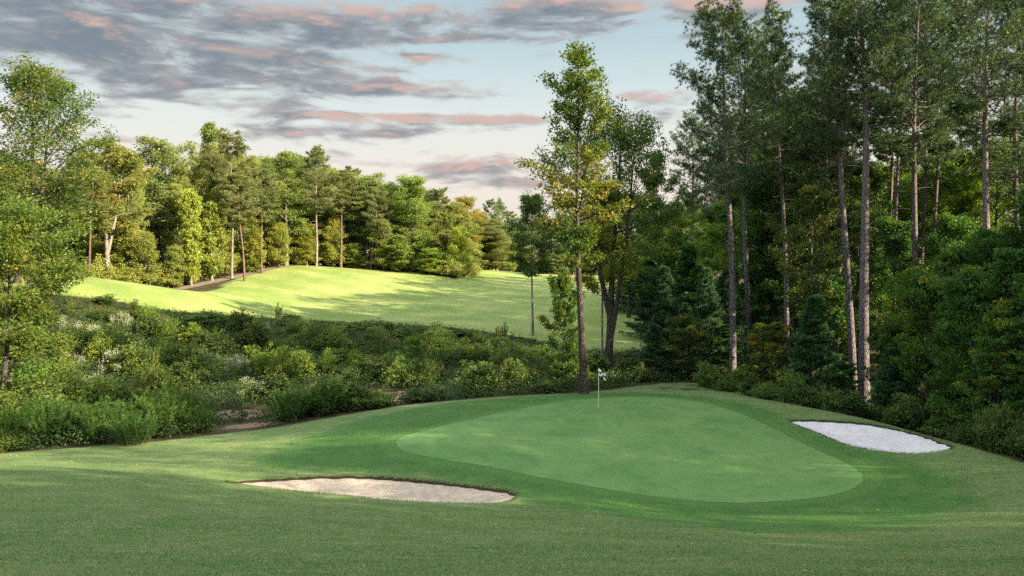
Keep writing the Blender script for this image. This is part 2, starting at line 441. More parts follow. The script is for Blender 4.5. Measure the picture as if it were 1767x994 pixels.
def sand_material(name, a, b, bs=0.8):
    m, t, out = new_mat(name)
    pos = t.node('ShaderNodeNewGeometry').outputs['Position']
    n = t.noise(pos, 2.5, 5, 0.7); f = t.noise(pos, 26.0, 4, 0.8)
    st = t.node('ShaderNodeMapping'); t.l.new(pos, st.inputs[0]); st.inputs['Rotation'].default_value = (0, 0, 0.5); st.inputs['Scale'].default_value = (1, 7, 1)
    rake = t.noise(st.outputs[0], 2.2, 4, 0.6, 0.6)
    col = t.mix(t.smooth(n, 0.35, 0.65), a, b)
    col = t.mix(t.math('MULTIPLY', t.smooth(f, 0.55, 0.75), 0.3), col, tuple(c * 0.75 for c in a))
    p = principled(t, col, 0.95, 0.1, t.math('ADD', t.math('MULTIPLY', rake, 1.6), t.math('MULTIPLY', f, 0.5)), bs, 0.06)
    t.l.new(p.outputs[0], out.inputs[0])
    return m


def path_material():
    m, t, out = new_mat('worn_asphalt')
    pos = t.node('ShaderNodeNewGeometry').outputs['Position']
    col = t.mix(t.smooth(t.noise(pos, 1.2, 5, 0.7), 0.3, 0.7), (0.14, 0.105, 0.082), (0.22, 0.170, 0.135))
    p = principled(t, col, 0.9, 0.2)
    t.l.new(p.outputs[0], out.inputs[0])
    return m


# ------------------------------------------------------------------ ground sheet
def axis(parts):
    out = []
    for a, b, s in parts:
        out.append(np.arange(a, b - 1e-6, s))
    return np.concatenate(out)


def grow(a, b, s0, k):
    v = [a]; s = s0
    while v[-1] < b:
        v.append(v[-1] + s); s *= k
    return np.array(v)


def smoothstep(x, a, b):
    t = np.clip((x - a) / (b - a), 0, 1)
    return t * t * (3 - 2 * t)


xs = np.concatenate([-grow(75, 1600, 2.0, 1.18)[::-1], axis([(-74, -30, 1.0), (-30, -16, 0.4), (-16, 1, 0.14), (1, 11, 0.3), (11, 24, 0.14), (24, 40, 0.5), (40, 74, 1.2)]), grow(75, 1600, 2.0, 1.18)])
ys = np.concatenate([-grow(10, 400, 2.0, 1.25)[::-1], axis([(-9, 10, 0.8), (10, 25, 0.3), (25, 44, 0.14), (44, 70, 0.35), (70, 150, 0.8)]), grow(150, 1900, 1.5, 1.12)])
GX, GY = np.meshgrid(xs, ys)
HZ0 = height(GX, GY)
GZ = HZ0 + carve(GX, GY)
far_fade = smoothstep(np.hypot(GX, GY - 60), 250, 420)
GZ = GZ * (1 - far_fade) + (-3.5) * far_fade
# zones of the ground
BANK = closed_curve([(-300, 800), (0, 784), (250, 766), (480, 738), (700, 700), (850, 687), (1000, 680), (1090, 671), (1180, 661), (1240, 690 - 22)], step=2, ymin=40)[:0]
edge_mow = [(-900, 776), (0, 783), (250, 764), (480, 737), (700, 699), (850, 686), (1000, 678), (1050, 673), (1100, 666), (1150, 661.5), (1200, 661), (1250, 668), (1320, 687), (1500, 724), (1650, 765), (1767, 799), (1950, 840)]
edge_fair = [(1950, 700), (1250, 640), (1150, 628), (1100, 612), (1000, 603), (900, 583), (740, 562), (500, 553), (300, 538), (120, 513), (-300, 505)]
em = np.array([hit(u, v, ymin=30) for u, v in edge_mow]); ef = np.array([hit(u, v, ymin=60) for u, v in edge_fair])
ef[0] = (75, 62); ef[1] = (24.5, 82); em[-1] = (40, 22)
WILD = np.concatenate([em, [[90, 20], [140, 60]], ef, [[-90, 80], [-90, 45]]])
FAIR = np.concatenate([ef[1:][::-1], [[24, 90], [30, 130], [26, 180], [-8, 185]], np.array([hit(u, v, ymin=80) for u, v in [(790, 484), (640, 463.5), (505, 457.5), (420, 476), (310, 501.5)]]), [[-52, 90], [-60, 80]]])
in_wild = sdist(WILD, GX, GY); in_fair = sdist(FAIR, GX, GY); in_fringe = sdist(FRINGE, GX, GY)
wild = smoothstep(in_wild, -0.4, 0.4)
wood = np.maximum(smoothstep(GX - (20 + 0.0 * GY), 0, 6) * smoothstep(GY, 70, 80), smoothstep(np.hypot(GX, GY - 60), 140, 150))
wood = np.maximum(wood, (in_fair < -0.5) * smoothstep(GY, 84, 90))
wood = np.maximum(wood, smoothstep(GX - 22 - np.maximum(0, 33 - GY) * 0.25, 3, 6))
wild = np.maximum(wild, wood)
cx, cyy = hit(1185, 671, ymin=44)
wild = np.maximum(wild, 0.52 * np.exp(-((GX - cx) / 5.5) ** 2 - ((GY - cyy) / 2.6) ** 2))
cx, cyy = hit(1350, 712, ymin=38)
wild = np.maximum(wild, 0.36 * np.exp(-((GX - cx) / 6) ** 2 - ((GY - cyy) / 3.0) ** 2))
dirt = np.zeros_like(GX)
DIRT_SPOTS = [(600, 683, 3.0, 2.8), (675, 685, 2.8, 2.6), (545, 684, 1.8, 1.6), (415, 715, 2.6, 2.0), (430, 735, 2.0, 1.1)]
for u, v, rx, ry in DIRT_SPOTS:
    cx, cyy = hit(u, v, ymin=48)
    dirt = np.maximum(dirt, np.exp(-((GX - cx) / rx) ** 2 - ((GY - cyy) / ry) ** 2))
cut = np.zeros_like(GX)
for poly in (BUNK_L, BUNK_R):
    near = (np.abs(GX - poly.mean(0)[0]) < 9) & (np.abs(GY - poly.mean(0)[1]) < 9)
    cut[near] = np.maximum(cut[near], smoothstep(sdist(poly, GX[near], GY[near]), -0.02, 0.06))
nx, ny = len(xs), len(ys)
idx = np.arange(nx * ny).reshape(ny, nx)
GF = np.stack([idx[:-1, :-1], idx[:-1, 1:], idx[1:, 1:], idx[1:, :-1]], -1).reshape(-1, 4)
ground = link('ground', make_mesh('ground', np.stack([GX, GY, GZ], -1).reshape(-1, 3), GF, [ground_material()],
              dict(collar=smoothstep(sdist(GREEN, GX, GY), -1.25, -0.15).ravel(), lush=smoothstep(in_fringe, -3.6, 2.6).ravel(), fair=smoothstep(in_fair, -0.8, 0.8).ravel(), wild=wild.ravel(), dirt=dirt.ravel(), cut=cut.ravel()), True))
tag(ground, kind='structure')


def sheet(name, poly, zf, step, mat):
    lo, hi = poly.min(0), poly.max(0)
    gx, gy = np.meshgrid(np.arange(lo[0], hi[0], step), np.arange(lo[1], hi[1], step))
    gx = gx.ravel(); gy = gy.ravel(); keep = sdist(poly, gx, gy) > step * 0.45
    V2 = [Vector(p) for p in poly] + [Vector((a, b)) for a, b in zip(gx[keep], gy[keep])]
    n = len(poly)
    r = mgeo.delaunay_2d_cdt(V2, [(i, (i + 1) % n) for i in range(n)], [], 1, 1e-5)
    xy = np.array([(v.x, v.y) for v in r[0]]); F = np.array([f for f in r[2] if len(f) == 3])
    z = zf(xy[:, 0], xy[:, 1])
    return link(name, make_mesh(name, np.column_stack([xy, z]), F, [mat], None, True))


og = sheet('putting_green', GREEN, lambda x, y: height(x, y) + 0.009, 0.2, green_material())
tag(og, kind='structure')
tag(sheet('sand_bunker', BUNK_L, lambda x, y: sand_z(BUNK_L, 0.26, x, y), 0.16, sand_material('tan_sand', (0.42, 0.33, 0.25), (0.55, 0.45, 0.35))), kind='structure')
tag(sheet('sand_bunker', BUNK_R, lambda x, y: sand_z(BUNK_R, 0.34, x, y), 0.16, sand_material('white_sand', (0.54, 0.505, 0.505), (0.64, 0.605, 0.60), 0.30)), kind='structure')


def ribbon(name, pix, width, mat, ymin, extra=()):
    C = [np.array(hit(u, v, ymin=ymin)) for u, v in pix] + [np.array(e, float) for e in extra]
    D = [C[0]]
    for a, b in zip(C[:-1], C[1:]):
        k = max(1, int(np.linalg.norm(b - a) / 1.0))
        D += [a + (b - a) * (i + 1) / k for i in range(k)]
    C = np.array(D); T = np.gradient(C, axis=0); T /= np.linalg.norm(T, axis=1)[:, None] + 1e-9; N = np.column_stack([-T[:, 1], T[:, 0]])
    rows = [C + N * width * (k / 4 - 0.5) for k in range(5)]
    V = np.stack(rows, 1).reshape(-1, 2); z = height(V[:, 0], V[:, 1]) + 0.07
    n = len(C); F = [(i * 5 + k, i * 5 + k + 1, (i + 1) * 5 + k + 1, (i + 1) * 5 + k) for i in range(n - 1) for k in range(4)]
    return tag(link(name, make_mesh(name, np.column_stack([V, z]), np.array(F), [mat], None, True)), kind='structure')


PATHM = path_material()
ribbon('path', [(306, 500), (360, 489), (420, 475), (470, 463), (500, 458)], 1.8, PATHM, 98, [(-33, 139), (-28, 150)])
# ------------------------------------------------------------------ plants: generators
UP = np.array([0.0, 0.0, 1.0])


def unit(v):
    return v / (np.linalg.norm(v, axis=-1, keepdims=True) + 1e-9)


class Tubes:
    """tapered round limbs collected into one mesh part"""
    def __init__(self):
        self.V = []; self.F = []; self.n = 0

    def add(self, path, rad, sides=6):
        path = np.asarray(path, float); rad = np.asarray(rad, float); m = len(path)
        T = unit(np.gradient(path, axis=0))
        ref = np.array([1.0, 0, 0]) if abs(T[0][0]) < 0.8 else np.array([0, 1.0, 0])
        A = unit(np.cross(T, ref)); B = np.cross(T, A)
        an = np.arange(sides) / sides * 2 * math.pi
        ring = (A[:, None] * np.cos(an)[None, :, None] + B[:, None] * np.sin(an)[None, :, None]) * rad[:, None, None] + path[:, None]
        self.V.append(ring.reshape(-1, 3))
        i = np.arange(m - 1)[:, None] * sides; k = np.arange(sides)[None]; k2 = (k + 1) % sides
        self.F.append(np.stack([i + k, i + k2, i + sides + k2, i + sides + k], -1).reshape(-1, 4) + self.n)
        self.n += m * sides

    def join(self, other):
        self.V += other.V; self.F += [f + self.n for f in other.F]; self.n += other.n
        return self

    def mesh(self, name, mat):
        return make_mesh(name, np.concatenate(self.V), np.concatenate(self.F), [mat], None, True)


def leaf_cloud(rng, C, rad, cnt, tint, size, asp=0.55, flat=0.7, up=0.5, jit=0.16):
    """leaves around clump centres C; returns quads and a tint per vertex"""
    C = np.asarray(C, float); cnt = np.broadcast_to(np.asarray(cnt, int), len(C)); rad = np.broadcast_to(np.asarray(rad, float), len(C))
    ix = np.repeat(np.arange(len(C)), cnt); N = len(ix)
    off = rng.normal(0, 0.55, (N, 3)); ln = np.linalg.norm(off, axis=1, keepdims=True); off *= np.minimum(1, 1.25 / (ln + 1e-6))
    p = C[ix] + off * rad[ix][:, None] * np.array([1, 1, flat])
    nrm = unit(rng.normal(0, 1, (N, 3)) + UP * up)
    a = unit(np.cross(nrm, rng.normal(0, 1, (N, 3)))); b = np.cross(nrm, a)
    L = size * rng.uniform(0.65, 1.3, (N, 1)); W = L * asp
    V = np.stack([p - a * L * 0.5, p + b * W * 0.5 + nrm * W * 0.15 - a * L * 0.06, p + a * L * 0.5, p - b * W * 0.5 + nrm * W * 0.15 - a * L * 0.06], 1)
    t = np.clip(np.asarray(tint)[ix] + rng.normal(0, jit, N), 0, 1)
    return V, np.repeat(t, 4)


def leaves_mesh(name, V, t, mat):
    n = len(V)
    return make_mesh(name, V.reshape(-1, 3), np.arange(n * 4).reshape(n, 4), [mat], dict(tint=t))


def blades(rng, p, d, L, w, n, spread):
    """n thin pointed needles or blades from every point p, mostly along d"""
    N = len(p); ix = np.repeat(np.arange(N), n)
    dd = unit(d[ix] * spread + unit(rng.normal(0, 1, (N * n, 3))))
    LL = (L * rng.uniform(0.7, 1.2, (N * n, 1)))
    s = unit(np.cross(dd, rng.normal(0, 1, (N * n, 3)))) * w
    b = p[ix]
    return np.stack([b - s * 0.5, b + s * 0.5, b + dd * LL], 1), ix


def needles_mesh(name, T, t, mat):
    n = len(T)
    return make_mesh(name, T.reshape(-1, 3), np.arange(n * 3).reshape(n, 3), [mat], dict(tint=t))


def trunk_path(rng, H, wob, lean=(0, 0), n=12):
    t = np.linspace(0, 1, n)
    ph = rng.uniform(0, 6.28, 4)
    x = wob * H * (np.sin(t * 3.1 + ph[0]) - math.sin(ph[0])) * 0.5 + wob * H * 0.35 * (np.sin(t * 7 + ph[1]) - math.sin(ph[1])) + lean[0] * t * H
    y = wob * H * (np.sin(t * 2.7 + ph[2]) - math.sin(ph[2])) * 0.5 + wob * H * 0.35 * (np.sin(t * 6 + ph[3]) - math.sin(ph[3])) + lean[1] * t * H
    return np.column_stack([x, y, t * H])


def at_path(path, t):
    f = np.clip(t, 0, 1) * (len(path) - 1); i = min(int(f), len(path) - 2)
    return path[i] + (path[i + 1] - path[i]) * (f - i)


def broadleaf(name, seed, H, R, cb, limbs, leaf, per, mats, r0=None, shape='oval', subs=5, clump=0.15, wob=0.015, lean=(0, 0), flat=0.7, forks=1, gap=0.0, up=0.0, top_t=0.97, yellow=None, asp=0.55):
    """a hardwood: trunk with limbs, and a crown of separate leaf clumps"""
    rng = np.random.default_rng(seed)
    r0 = r0 or H * 0.013
    T = Tubes(); B = Tubes(); C = []; CR = []; CT = []
    trunks = []
    base = trunk_path(rng, H * 0.96, wob, lean)
    tt = np.linspace(0, 1, len(base)); rad = r0 * (1 - 0.93 * tt) * (1 + 0.5 * np.exp(-tt * 22))
    base[0, 2] = -0.4
    T.add(base, rad, 9); trunks.append((base, rad, 0.0))
    for k in range(forks - 1):
        f = rng.uniform(0.12, 0.25); st = at_path(base, f); az = rng.uniform(0, 6.28)
        e = np.array([math.cos(az) * R * 0.45, math.sin(az) * R * 0.45, H * rng.uniform(0.86, 0.95)])
        p = np.array([st + (e - st) * s + np.array([0, 0, 0]) + np.array([math.cos(az), math.sin(az), 0]) * math.sin(s * 3.14) * 0.25 for s in np.linspace(0, 1, 9)])
        rd = r0 * 0.7 * (1 - 0.92 * np.linspace(0, 1, 9)); T.add(p, rd, 7); trunks.append((p, rd, f))
    ga = rng.uniform(0, 6.28)
    for i in range(limbs):
        path, rd, f0 = trunks[i % len(trunks)]
        h = cb + (top_t - cb) * ((i + rng.uniform(0.1, 0.9)) / limbs)
        s = (h - f0) / (1 - f0)
        if s < 0.05:
            continue
        st = at_path(path, s); q = (h - cb) / (1 - cb)
        if shape == 'oval':
            prof = (math.sin(math.pi * min(1, 0.16 + 0.84 * q)) ** 0.7) * (1 if q > 0.5 else 0.75 + 0.5 * q) + 0.12
        elif shape == 'cone':
            prof = 1.05 - 0.9 * q
        elif shape == 'vase':
            prof = 0.35 + 0.75 * math.sin(math.pi * min(1, 0.1 + 0.78 * q))
        else:
            prof = 0.55 + 0.5 * math.sin(math.pi * q)
        L = R * prof * rng.uniform(0.65, 1.15)
        az = ga + i * 2.399 + rng.normal(0, 0.4)
        if rng.random() < gap:
            continue
        el = R_(rng.uniform(8, 34) + 34 * q + up * 60)
        d = np.array([math.cos(az) * math.cos(el), math.sin(az) * math.cos(el), math.sin(el)])
        m = 6; pp = [st]
        for k in range(m):
            d = unit(d + rng.normal(0, 0.10, 3) + UP * (0.05 if q > 0.4 else -0.01)); pp.append(pp[-1] + d * L / m)
        pp = np.array(pp); rb = max(0.012, np.interp(s, np.linspace(0, 1, len(rd)), rd) * 0.5)
        B.add(pp, rb * (1 - 0.85 * np.linspace(0, 1, m + 1)), 5)
        ct = rng.uniform(0.15, 0.8)
        if yellow and yellow[0] < h < yellow[1]:
            ct = rng.uniform(0.75, 1.0)  # yellow limbs: sun glowing in the crown, put into the leaf tint
        for k in range(subs):
            s2 = 0.3 + 0.7 * (k + rng.uniform(0, 1)) / subs
            p0 = at_path(pp, s2); dd = unit(pp[-1] - pp[0])
            side = unit(np.cross(dd, UP)) * (1 if k % 2 else -1)
            d2 = unit(dd * rng.uniform(0.3, 0.9) + side * rng.uniform(0.3, 1.0) + UP * rng.uniform(-0.25, 0.5))
            l2 = L * rng.uniform(0.18, 0.38) * (1.25 - 0.5 * s2)
            p1 = p0 + d2 * l2
            B.add(np.array([p0, (p0 + p1) / 2 + rng.normal(0, 0.03, 3) * l2, p1]), [rb * 0.35, rb * 0.22, 0.006], 3)
            for w in (0.55, 1.05):
                C.append(p0 + d2 * l2 * w + rng.normal(0, 0.12, 3) * l2); CR.append(clump * R * rng.uniform(0.6, 1.35)); CT.append(ct + rng.normal(0, 0.12))
        C.append(pp[-1]); CR.append(clump * R); CT.append(ct)
    for path, rd, _ in trunks:
        C.append(path[-1]); CR.append(clump * R * 1.1); CT.append(0.5)
        C.append(at_path(path, 0.95)); CR.append(clump * R * 1.1); CT.append(0.5)
    C = np.array(C); CR = np.array(CR); CT = np.clip(CT, 0, 1)
    C[:, 2] = np.maximum(C[:, 2], 0.15)
    cnt = np.maximum(3, (per * (CR / (clump * R)) ** 1.6 * rng.uniform(0.6, 1.3, len(C))).astype(int))
    V, t = leaf_cloud(rng, C, CR, cnt, CT, leaf, asp, flat)
    return dict(name=name, H=H, R=R, parts=[('trunk', T.join(B).mesh('trunk', mats[0])), ('crown', leaves_mesh('crown', V, t, mats[1]))])


R_ = math.radians


def pine(name, seed, H, R, cb, nb, mats, r0=None, needle=0.24, nw=0.028, per=12, sub=7, tuf=4, lean=(0, 0), wob=0.013, sparse=0.0, shape='round', stubs=16, spread=0.5):
    """a tall pine: bare trunk, whorled boughs, tufts of needles at the twig ends"""
    rng = np.random.default_rng(seed); r0 = r0 or H * 0.0115
    T = Tubes(); B = Tubes(); P = []; D = []; TT = []
    base = trunk_path(rng, H, wob, lean, 14); tt = np.linspace(0, 1, 14)
    base[0, 2] = -0.4
    rad = r0 * (1 - 0.90 * tt ** 1.25) * (1 + 0.35 * np.exp(-tt * 28)); T.add(base, rad, 10)
    ga = rng.uniform(0, 6.28)
    for i in range(stubs):
        h = rng.uniform(0.35, cb) if cb > 0.4 else rng.uniform(0.1, 0.3); az = rng.uniform(0, 6.28); st = at_path(base, h); L = rng.uniform(0.3, 1.6)
        d = np.array([math.cos(az), math.sin(az), rng.uniform(-0.2, 0.25)])
        B.add(np.array([st, st + d * L * 0.6, st + d * L + np.array([0, 0, -0.1 * L])]), [0.035, 0.022, 0.008], 4)
    for i in range(nb):
        q = (i + rng.uniform(0, 1)) / nb; h = cb + (0.985 - cb) * q; st = at_path(base, h)
        if rng.random() < sparse:
            continue
        if shape == 'round':
            prof = (0.25 + 0.80 * (max(0.0, 1 - (abs(q - 0.42) / 0.64) ** 2.0)) ** 0.6) * min(1, 0.55 + 2.5 * q) if q < 0.97 else 0.2
            el = 6 + 52 * q ** 1.2
        elif shape == 'flat':
            prof = 0.3 + 0.75 * math.sin(math.pi * min(1, 0.2 + 0.75 * q)); el = 5 + 40 * q
        else:
            prof = 1.02 - 0.92 * q; el = 8 + 40 * q
        L = R * prof * rng.uniform(0.6, 1.15); az = ga + i * 2.399 + rng.normal(0, 0.5); e = R_(el + rng.normal(0, 9))
        d = np.array([math.cos(az) * math.cos(e), math.sin(az) * math.cos(e), math.sin(e)])
        m = 6; pp = [st]
        for k in range(m):
            d = unit(d + rng.normal(0, 0.07, 3) + UP * (0.07 if k > 2 else -0.02)); pp.append(pp[-1] + d * L / m)
        pp = np.array(pp); rb = max(0.014, np.interp(h, tt, rad) * 0.34)
        B.add(pp, rb * (1 - 0.82 * np.linspace(0, 1, m + 1)), 5)
        bt = rng.uniform(0.1, 0.9)
        start = 0.28 if shape != 'cone' else 0.12
        for k in range(sub):
            s2 = start + (1 - start) * (k + rng.uniform(0, 1)) / sub; p0 = at_path(pp, s2); dd = unit(at_path(pp, min(1, s2 + 0.1)) - at_path(pp, s2 - 0.1))
            side = unit(np.cross(dd, UP)) * (1 if k % 2 else -1)
            d2 = unit(dd * 0.8 + side * rng.uniform(0.35, 1.0) + UP * rng.uniform(-0.05, 0.55)); l2 = L * rng.uniform(0.16, 0.34) * (1.25 - 0.55 * s2) + 0.15
            p1 = p0 + d2 * l2; B.add(np.array([p0, p1]), [rb * 0.28, 0.005], 3)
            for w in range(tuf):
                f = 0.35 + 0.65 * (w + 1) / tuf
                off = rng.normal(0, 0.22, 3) * l2 if w < tuf - 1 else 0
                P.append(p0 + d2 * l2 * f + off); D.append(unit(d2 + UP * 0.35)); TT.append(bt + rng.normal(0, 0.12))
        P.append(pp[-1]); D.append(unit(d + UP * 0.3)); TT.append(bt)
    P.append(base[-1]); D.append(UP); TT.append(0.5)
    Tn, ix = blades(rng, np.array(P), np.array(D), needle, nw, per, spread)
    t = np.clip(np.array(TT)[ix] + rng.normal(0, 0.08, len(ix)), 0, 1)
    return dict(name=name, H=H, R=R, parts=[('trunk', T.join(B).mesh('trunk', mats[0])), ('crown', needles_mesh('crown', Tn, np.repeat(t, 3), mats[1]))])


def shrub(name, seed, H, R, leaf, n_clump, per, mats, blossoms=0, asp=0.5, spire=0.0):
    """a leafy shrub of stems and leaf clumps, with white blossom heads if it has any"""
    rng = np.random.default_rng(seed); S = Tubes(); C = []; CR = []; CT = []
    for i in range(n_clump):
        az = i * 2.399 + rng.normal(0, 0.3); q = math.sqrt((i + 0.5) / n_clump) * rng.uniform(0.7, 1.05)
        top = H * (1 - 0.62 * q * q) * rng.uniform(0.72, 1.08 + spire)
        e = np.array([math.cos(az) * R * q, math.sin(az) * R * q, top])
        b = np.array([math.cos(az) * R * q * 0.3, math.sin(az) * R * q * 0.3, -0.15])
        S.add(np.array([b, (b + e) / 2 + np.array([0, 0, 0.1 * H]), e]), [0.018, 0.012, 0.004], 4)
        ct = rng.uniform(0.1, 0.9)
        for s in (1.0, 0.75, 0.5, 0.28):
            p = b + (e - b) * s + np.array([0, 0, 0.1 * H * math.sin(math.pi * s)]) + rng.normal(0, 0.06 * R, 3)
            C.append(p); CR.append(R * rng.uniform(0.16, 0.30)); CT.append(ct + rng.normal(0, 0.12))
    C = np.array(C); C[:, 2] = np.maximum(C[:, 2], 0.08)
    V, t = leaf_cloud(rng, C, CR, per, np.clip(CT, 0, 1), leaf, asp, 0.8)
    parts = [('stems', S.mesh('stems', mats[0])), ('foliage', leaves_mesh('foliage', V, t, mats[1]))]
    if blossoms:
        tops = C[::4]; pick = tops[rng.permutation(len(tops))[:blossoms]] + np.array([0, 0, 0.10])
        V, t = leaf_cloud(rng, pick, R * 0.22, 42, np.full(len(pick), 0.5), 0.050, 0.9, 0.8, 0.8)
        parts.append(('blossoms', leaves_mesh('blossoms', V, t, mats[2])))
    return dict(name=name, H=H, R=R, parts=parts)


def feathery(name, seed, H, R, mats, stems=46, per=46, L=0.25, w=0.026):
    """a soft bush of upright wands set with fine leaves"""
    rng = np.random.default_rng(seed); S = Tubes(); P = []; D = []; TT = []
    for i in range(stems):
        az = i * 2.399; q = math.sqrt((i + 0.5) / stems); h = H * rng.uniform(0.62, 1.0) * (1 - 0.35 * q * q)
        b = np.array([math.cos(az) * R * q * 0.45, math.sin(az) * R * q * 0.45, -0.1]); e = np.array([math.cos(az) * R * q * rng.uniform(0.8, 1.2), math.sin(az) * R * q, h])
        S.add(np.array([b, (b + e) / 2 + np.array([0, 0, 0.12 * h]), e]), [0.014, 0.010, 0.003], 3); ct = rng.uniform(0.1, 0.9)
        for k in range(per):
            s = 0.15 + 0.85 * k / per; p = b + (e - b) * s + np.array([0, 0, 0.12 * h * math.sin(math.pi * s)])
            P.append(p); a = rng.uniform(0, 6.28); D.append(np.array([math.cos(a) * 0.7, math.sin(a) * 0.7, 0.9])); TT.append(ct)
    T, ix = blades(rng, np.array(P), unit(np.array(D)), L, w, 3, 1.6)
    t = np.clip(np.array(TT)[ix] + rng.normal(0, 0.12, len(ix)), 0, 1)
    return dict(name=name, H=H, R=R, parts=[('stems', S.mesh('stems', mats[0])), ('foliage', needles_mesh('foliage', T, np.repeat(t, 3), mats[1]))])


# ------------------------------------------------------------------ plant materials
def leaf_material(name, a, b, trans=0.42, tcol=(1.25, 1.25, 0.55), rough=0.55, warm=None):
    m, t, out = new_mat(name)
    tint = t.attr('tint'); oi = t.node('ShaderNodeObjectInfo')
    col = t.mix(tint, a, b)
    if warm:
        col = t.mix(t.smooth(tint, 0.90, 1.0), col, warm)
    col = t.mix(1.0, col, oi.outputs['Color'], 'MULTIPLY')
    p = principled(t, col, rough, 0.35)
    tr = t.node('ShaderNodeBsdfTranslucent'); t.l.new(t.mix(1.0, col, (*tcol, 1.0), 'MULTIPLY'), tr.inputs[0])
    mx = t.node('ShaderNodeMixShader'); mx.inputs[0].default_value = trans
    t.l.new(p.outputs[0], mx.inputs[1]); t.l.new(tr.outputs[0], mx.inputs[2]); t.l.new(mx.outputs[0], out.inputs[0])
    return m


def bark_material(name, a, b, scale=3.0, upper=None):
    m, t, out = new_mat(name)
    tcn = t.node('ShaderNodeTexCoord'); mp = t.node('ShaderNodeMapping'); t.l.new(tcn.outputs['Object'], mp.inputs[0]); mp.inputs['Scale'].default_value = (scale * 2.2, scale * 2.2, scale * 0.45)
    v = t.node('ShaderNodeTexVoronoi'); v.feature = 'DISTANCE_TO_EDGE'; t.l.new(mp.outputs[0], v.inputs['Vector']); v.inputs['Scale'].default_value = 2.4
    n = t.noise(mp.outputs[0], 1.3, 5, 0.7)
    plate = t.smooth(v.outputs['Distance'], 0.0, 0.22)
    col = t.mix(t.smooth(n, 0.3, 0.7), a, b)
    col = t.mix(t.math('SUBTRACT', 1.0, plate), col, tuple(c * 0.35 for c in a))
    if upper:
        so = t.node('ShaderNodeSeparateXYZ'); t.l.new(tcn.outputs['Object'], so.inputs[0])
        col = t.mix(t.math('MULTIPLY', t.smooth(so.outputs[2], 7.0, 20.0), 0.55), col, upper)
    p = principled(t, col, 0.9, 0.15, t.math('ADD', plate, n), 0.9, 0.05)
    t.l.new(p.outputs[0], out.inputs[0])
    return m


BARK_PINE = bark_material('pine_bark', (0.185, 0.160, 0.175), (0.300, 0.262, 0.280), 3.0, (0.215, 0.165, 0.150))
BARK_DARK = bark_material('hardwood_bark', (0.085, 0.070, 0.060), (0.150, 0.125, 0.110))
BARK_PALE = bark_material('pale_bark', (0.300, 0.260, 0.225), (0.450, 0.395, 0.345), 2.0)
BARK_RED = bark_material('red_pine_bark', (0.200, 0.130, 0.100), (0.310, 0.215, 0.170), 2.0)
STEM = bark_material('stem', (0.070, 0.060, 0.030), (0.110, 0.090, 0.045))
L_PINE = leaf_material('pine_needles', (0.046, 0.092, 0.036), (0.092, 0.138, 0.050), 0.36, (1.2, 1.2, 0.6), 0.42)
L_YPINE = leaf_material('young_pine_needles', (0.034, 0.090, 0.034), (0.060, 0.125, 0.044), 0.2, (1.0, 1.1, 0.8), 0.5)
L_HARD = leaf_material('hardwood_leaves', (0.056, 0.108, 0.024), (0.115, 0.165, 0.036), 0.45, (1.3, 1.25, .5), 0.42, warm=(0.270, 0.205, 0.035))
L_WOOD = leaf_material('wood_edge_leaves', (0.044, 0.112, 0.028), (0.090, 0.165, 0.034), 0.48, (1.3, 1.25, .5), 0.42, warm=(0.300, 0.250, 0.028))
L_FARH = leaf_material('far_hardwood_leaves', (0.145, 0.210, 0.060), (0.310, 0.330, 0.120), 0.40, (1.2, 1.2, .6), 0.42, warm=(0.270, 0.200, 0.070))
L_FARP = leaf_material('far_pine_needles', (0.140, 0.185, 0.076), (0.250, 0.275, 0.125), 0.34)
L_SHRUB = leaf_material('shrub_leaves', (0.050, 0.106, 0.027), (0.138, 0.190, 0.045), 0.45)
L_COVER = leaf_material('ground_cover_leaves', (0.029, 0.066, 0.017), (0.070, 0.113, 0.028), 0.38)
L_FEATH = leaf_material('feathery_leaves', (0.046, 0.100, 0.022), (0.086, 0.145, 0.030), 0.4)
L_BLOOM = leaf_material('white_blossom', (0.40, 0.40, 0.36), (0.60, 0.59, 0.54), 0.25, (1, 1, 1))

# ------------------------------------------------------------------ plant kinds
KIND = {}
for i in range(5):
    KIND['pine', i] = pine('pine_tree', 100 + i, 28, [4.6, 4.2, 3.6, 4.8, 4.2][i], [.46, .52, .50, .44, .55][i], [80, 72, 64, 84, 76][i], (BARK_PINE, L_PINE), r0=0.30, sparse=[0, .05, .15, 0, .05][i], nw=0.042, needle=0.28, per=16, sub=9, tuf=5)
for i in range(5):
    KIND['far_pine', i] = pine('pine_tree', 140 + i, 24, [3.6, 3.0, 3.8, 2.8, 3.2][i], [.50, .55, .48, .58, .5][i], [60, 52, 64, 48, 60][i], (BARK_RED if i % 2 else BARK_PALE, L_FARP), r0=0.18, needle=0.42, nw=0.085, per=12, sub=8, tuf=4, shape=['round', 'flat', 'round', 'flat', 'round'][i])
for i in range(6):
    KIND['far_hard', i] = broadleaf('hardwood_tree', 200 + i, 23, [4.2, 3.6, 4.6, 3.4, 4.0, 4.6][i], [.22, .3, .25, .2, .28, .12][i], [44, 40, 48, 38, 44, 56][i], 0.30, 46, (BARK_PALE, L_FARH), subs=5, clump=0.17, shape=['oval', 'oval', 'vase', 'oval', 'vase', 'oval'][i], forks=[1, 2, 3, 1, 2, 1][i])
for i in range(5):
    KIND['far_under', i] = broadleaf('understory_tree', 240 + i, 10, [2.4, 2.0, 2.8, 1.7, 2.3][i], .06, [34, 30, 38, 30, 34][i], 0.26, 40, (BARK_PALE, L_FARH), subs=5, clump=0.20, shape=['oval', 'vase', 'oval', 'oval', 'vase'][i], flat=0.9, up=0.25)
for i in range(3):
    KIND['far_bush', i] = shrub('edge_shrub', 260 + i, 3.2, 2.0, 0.24, 26, 22, (STEM, L_FARH))
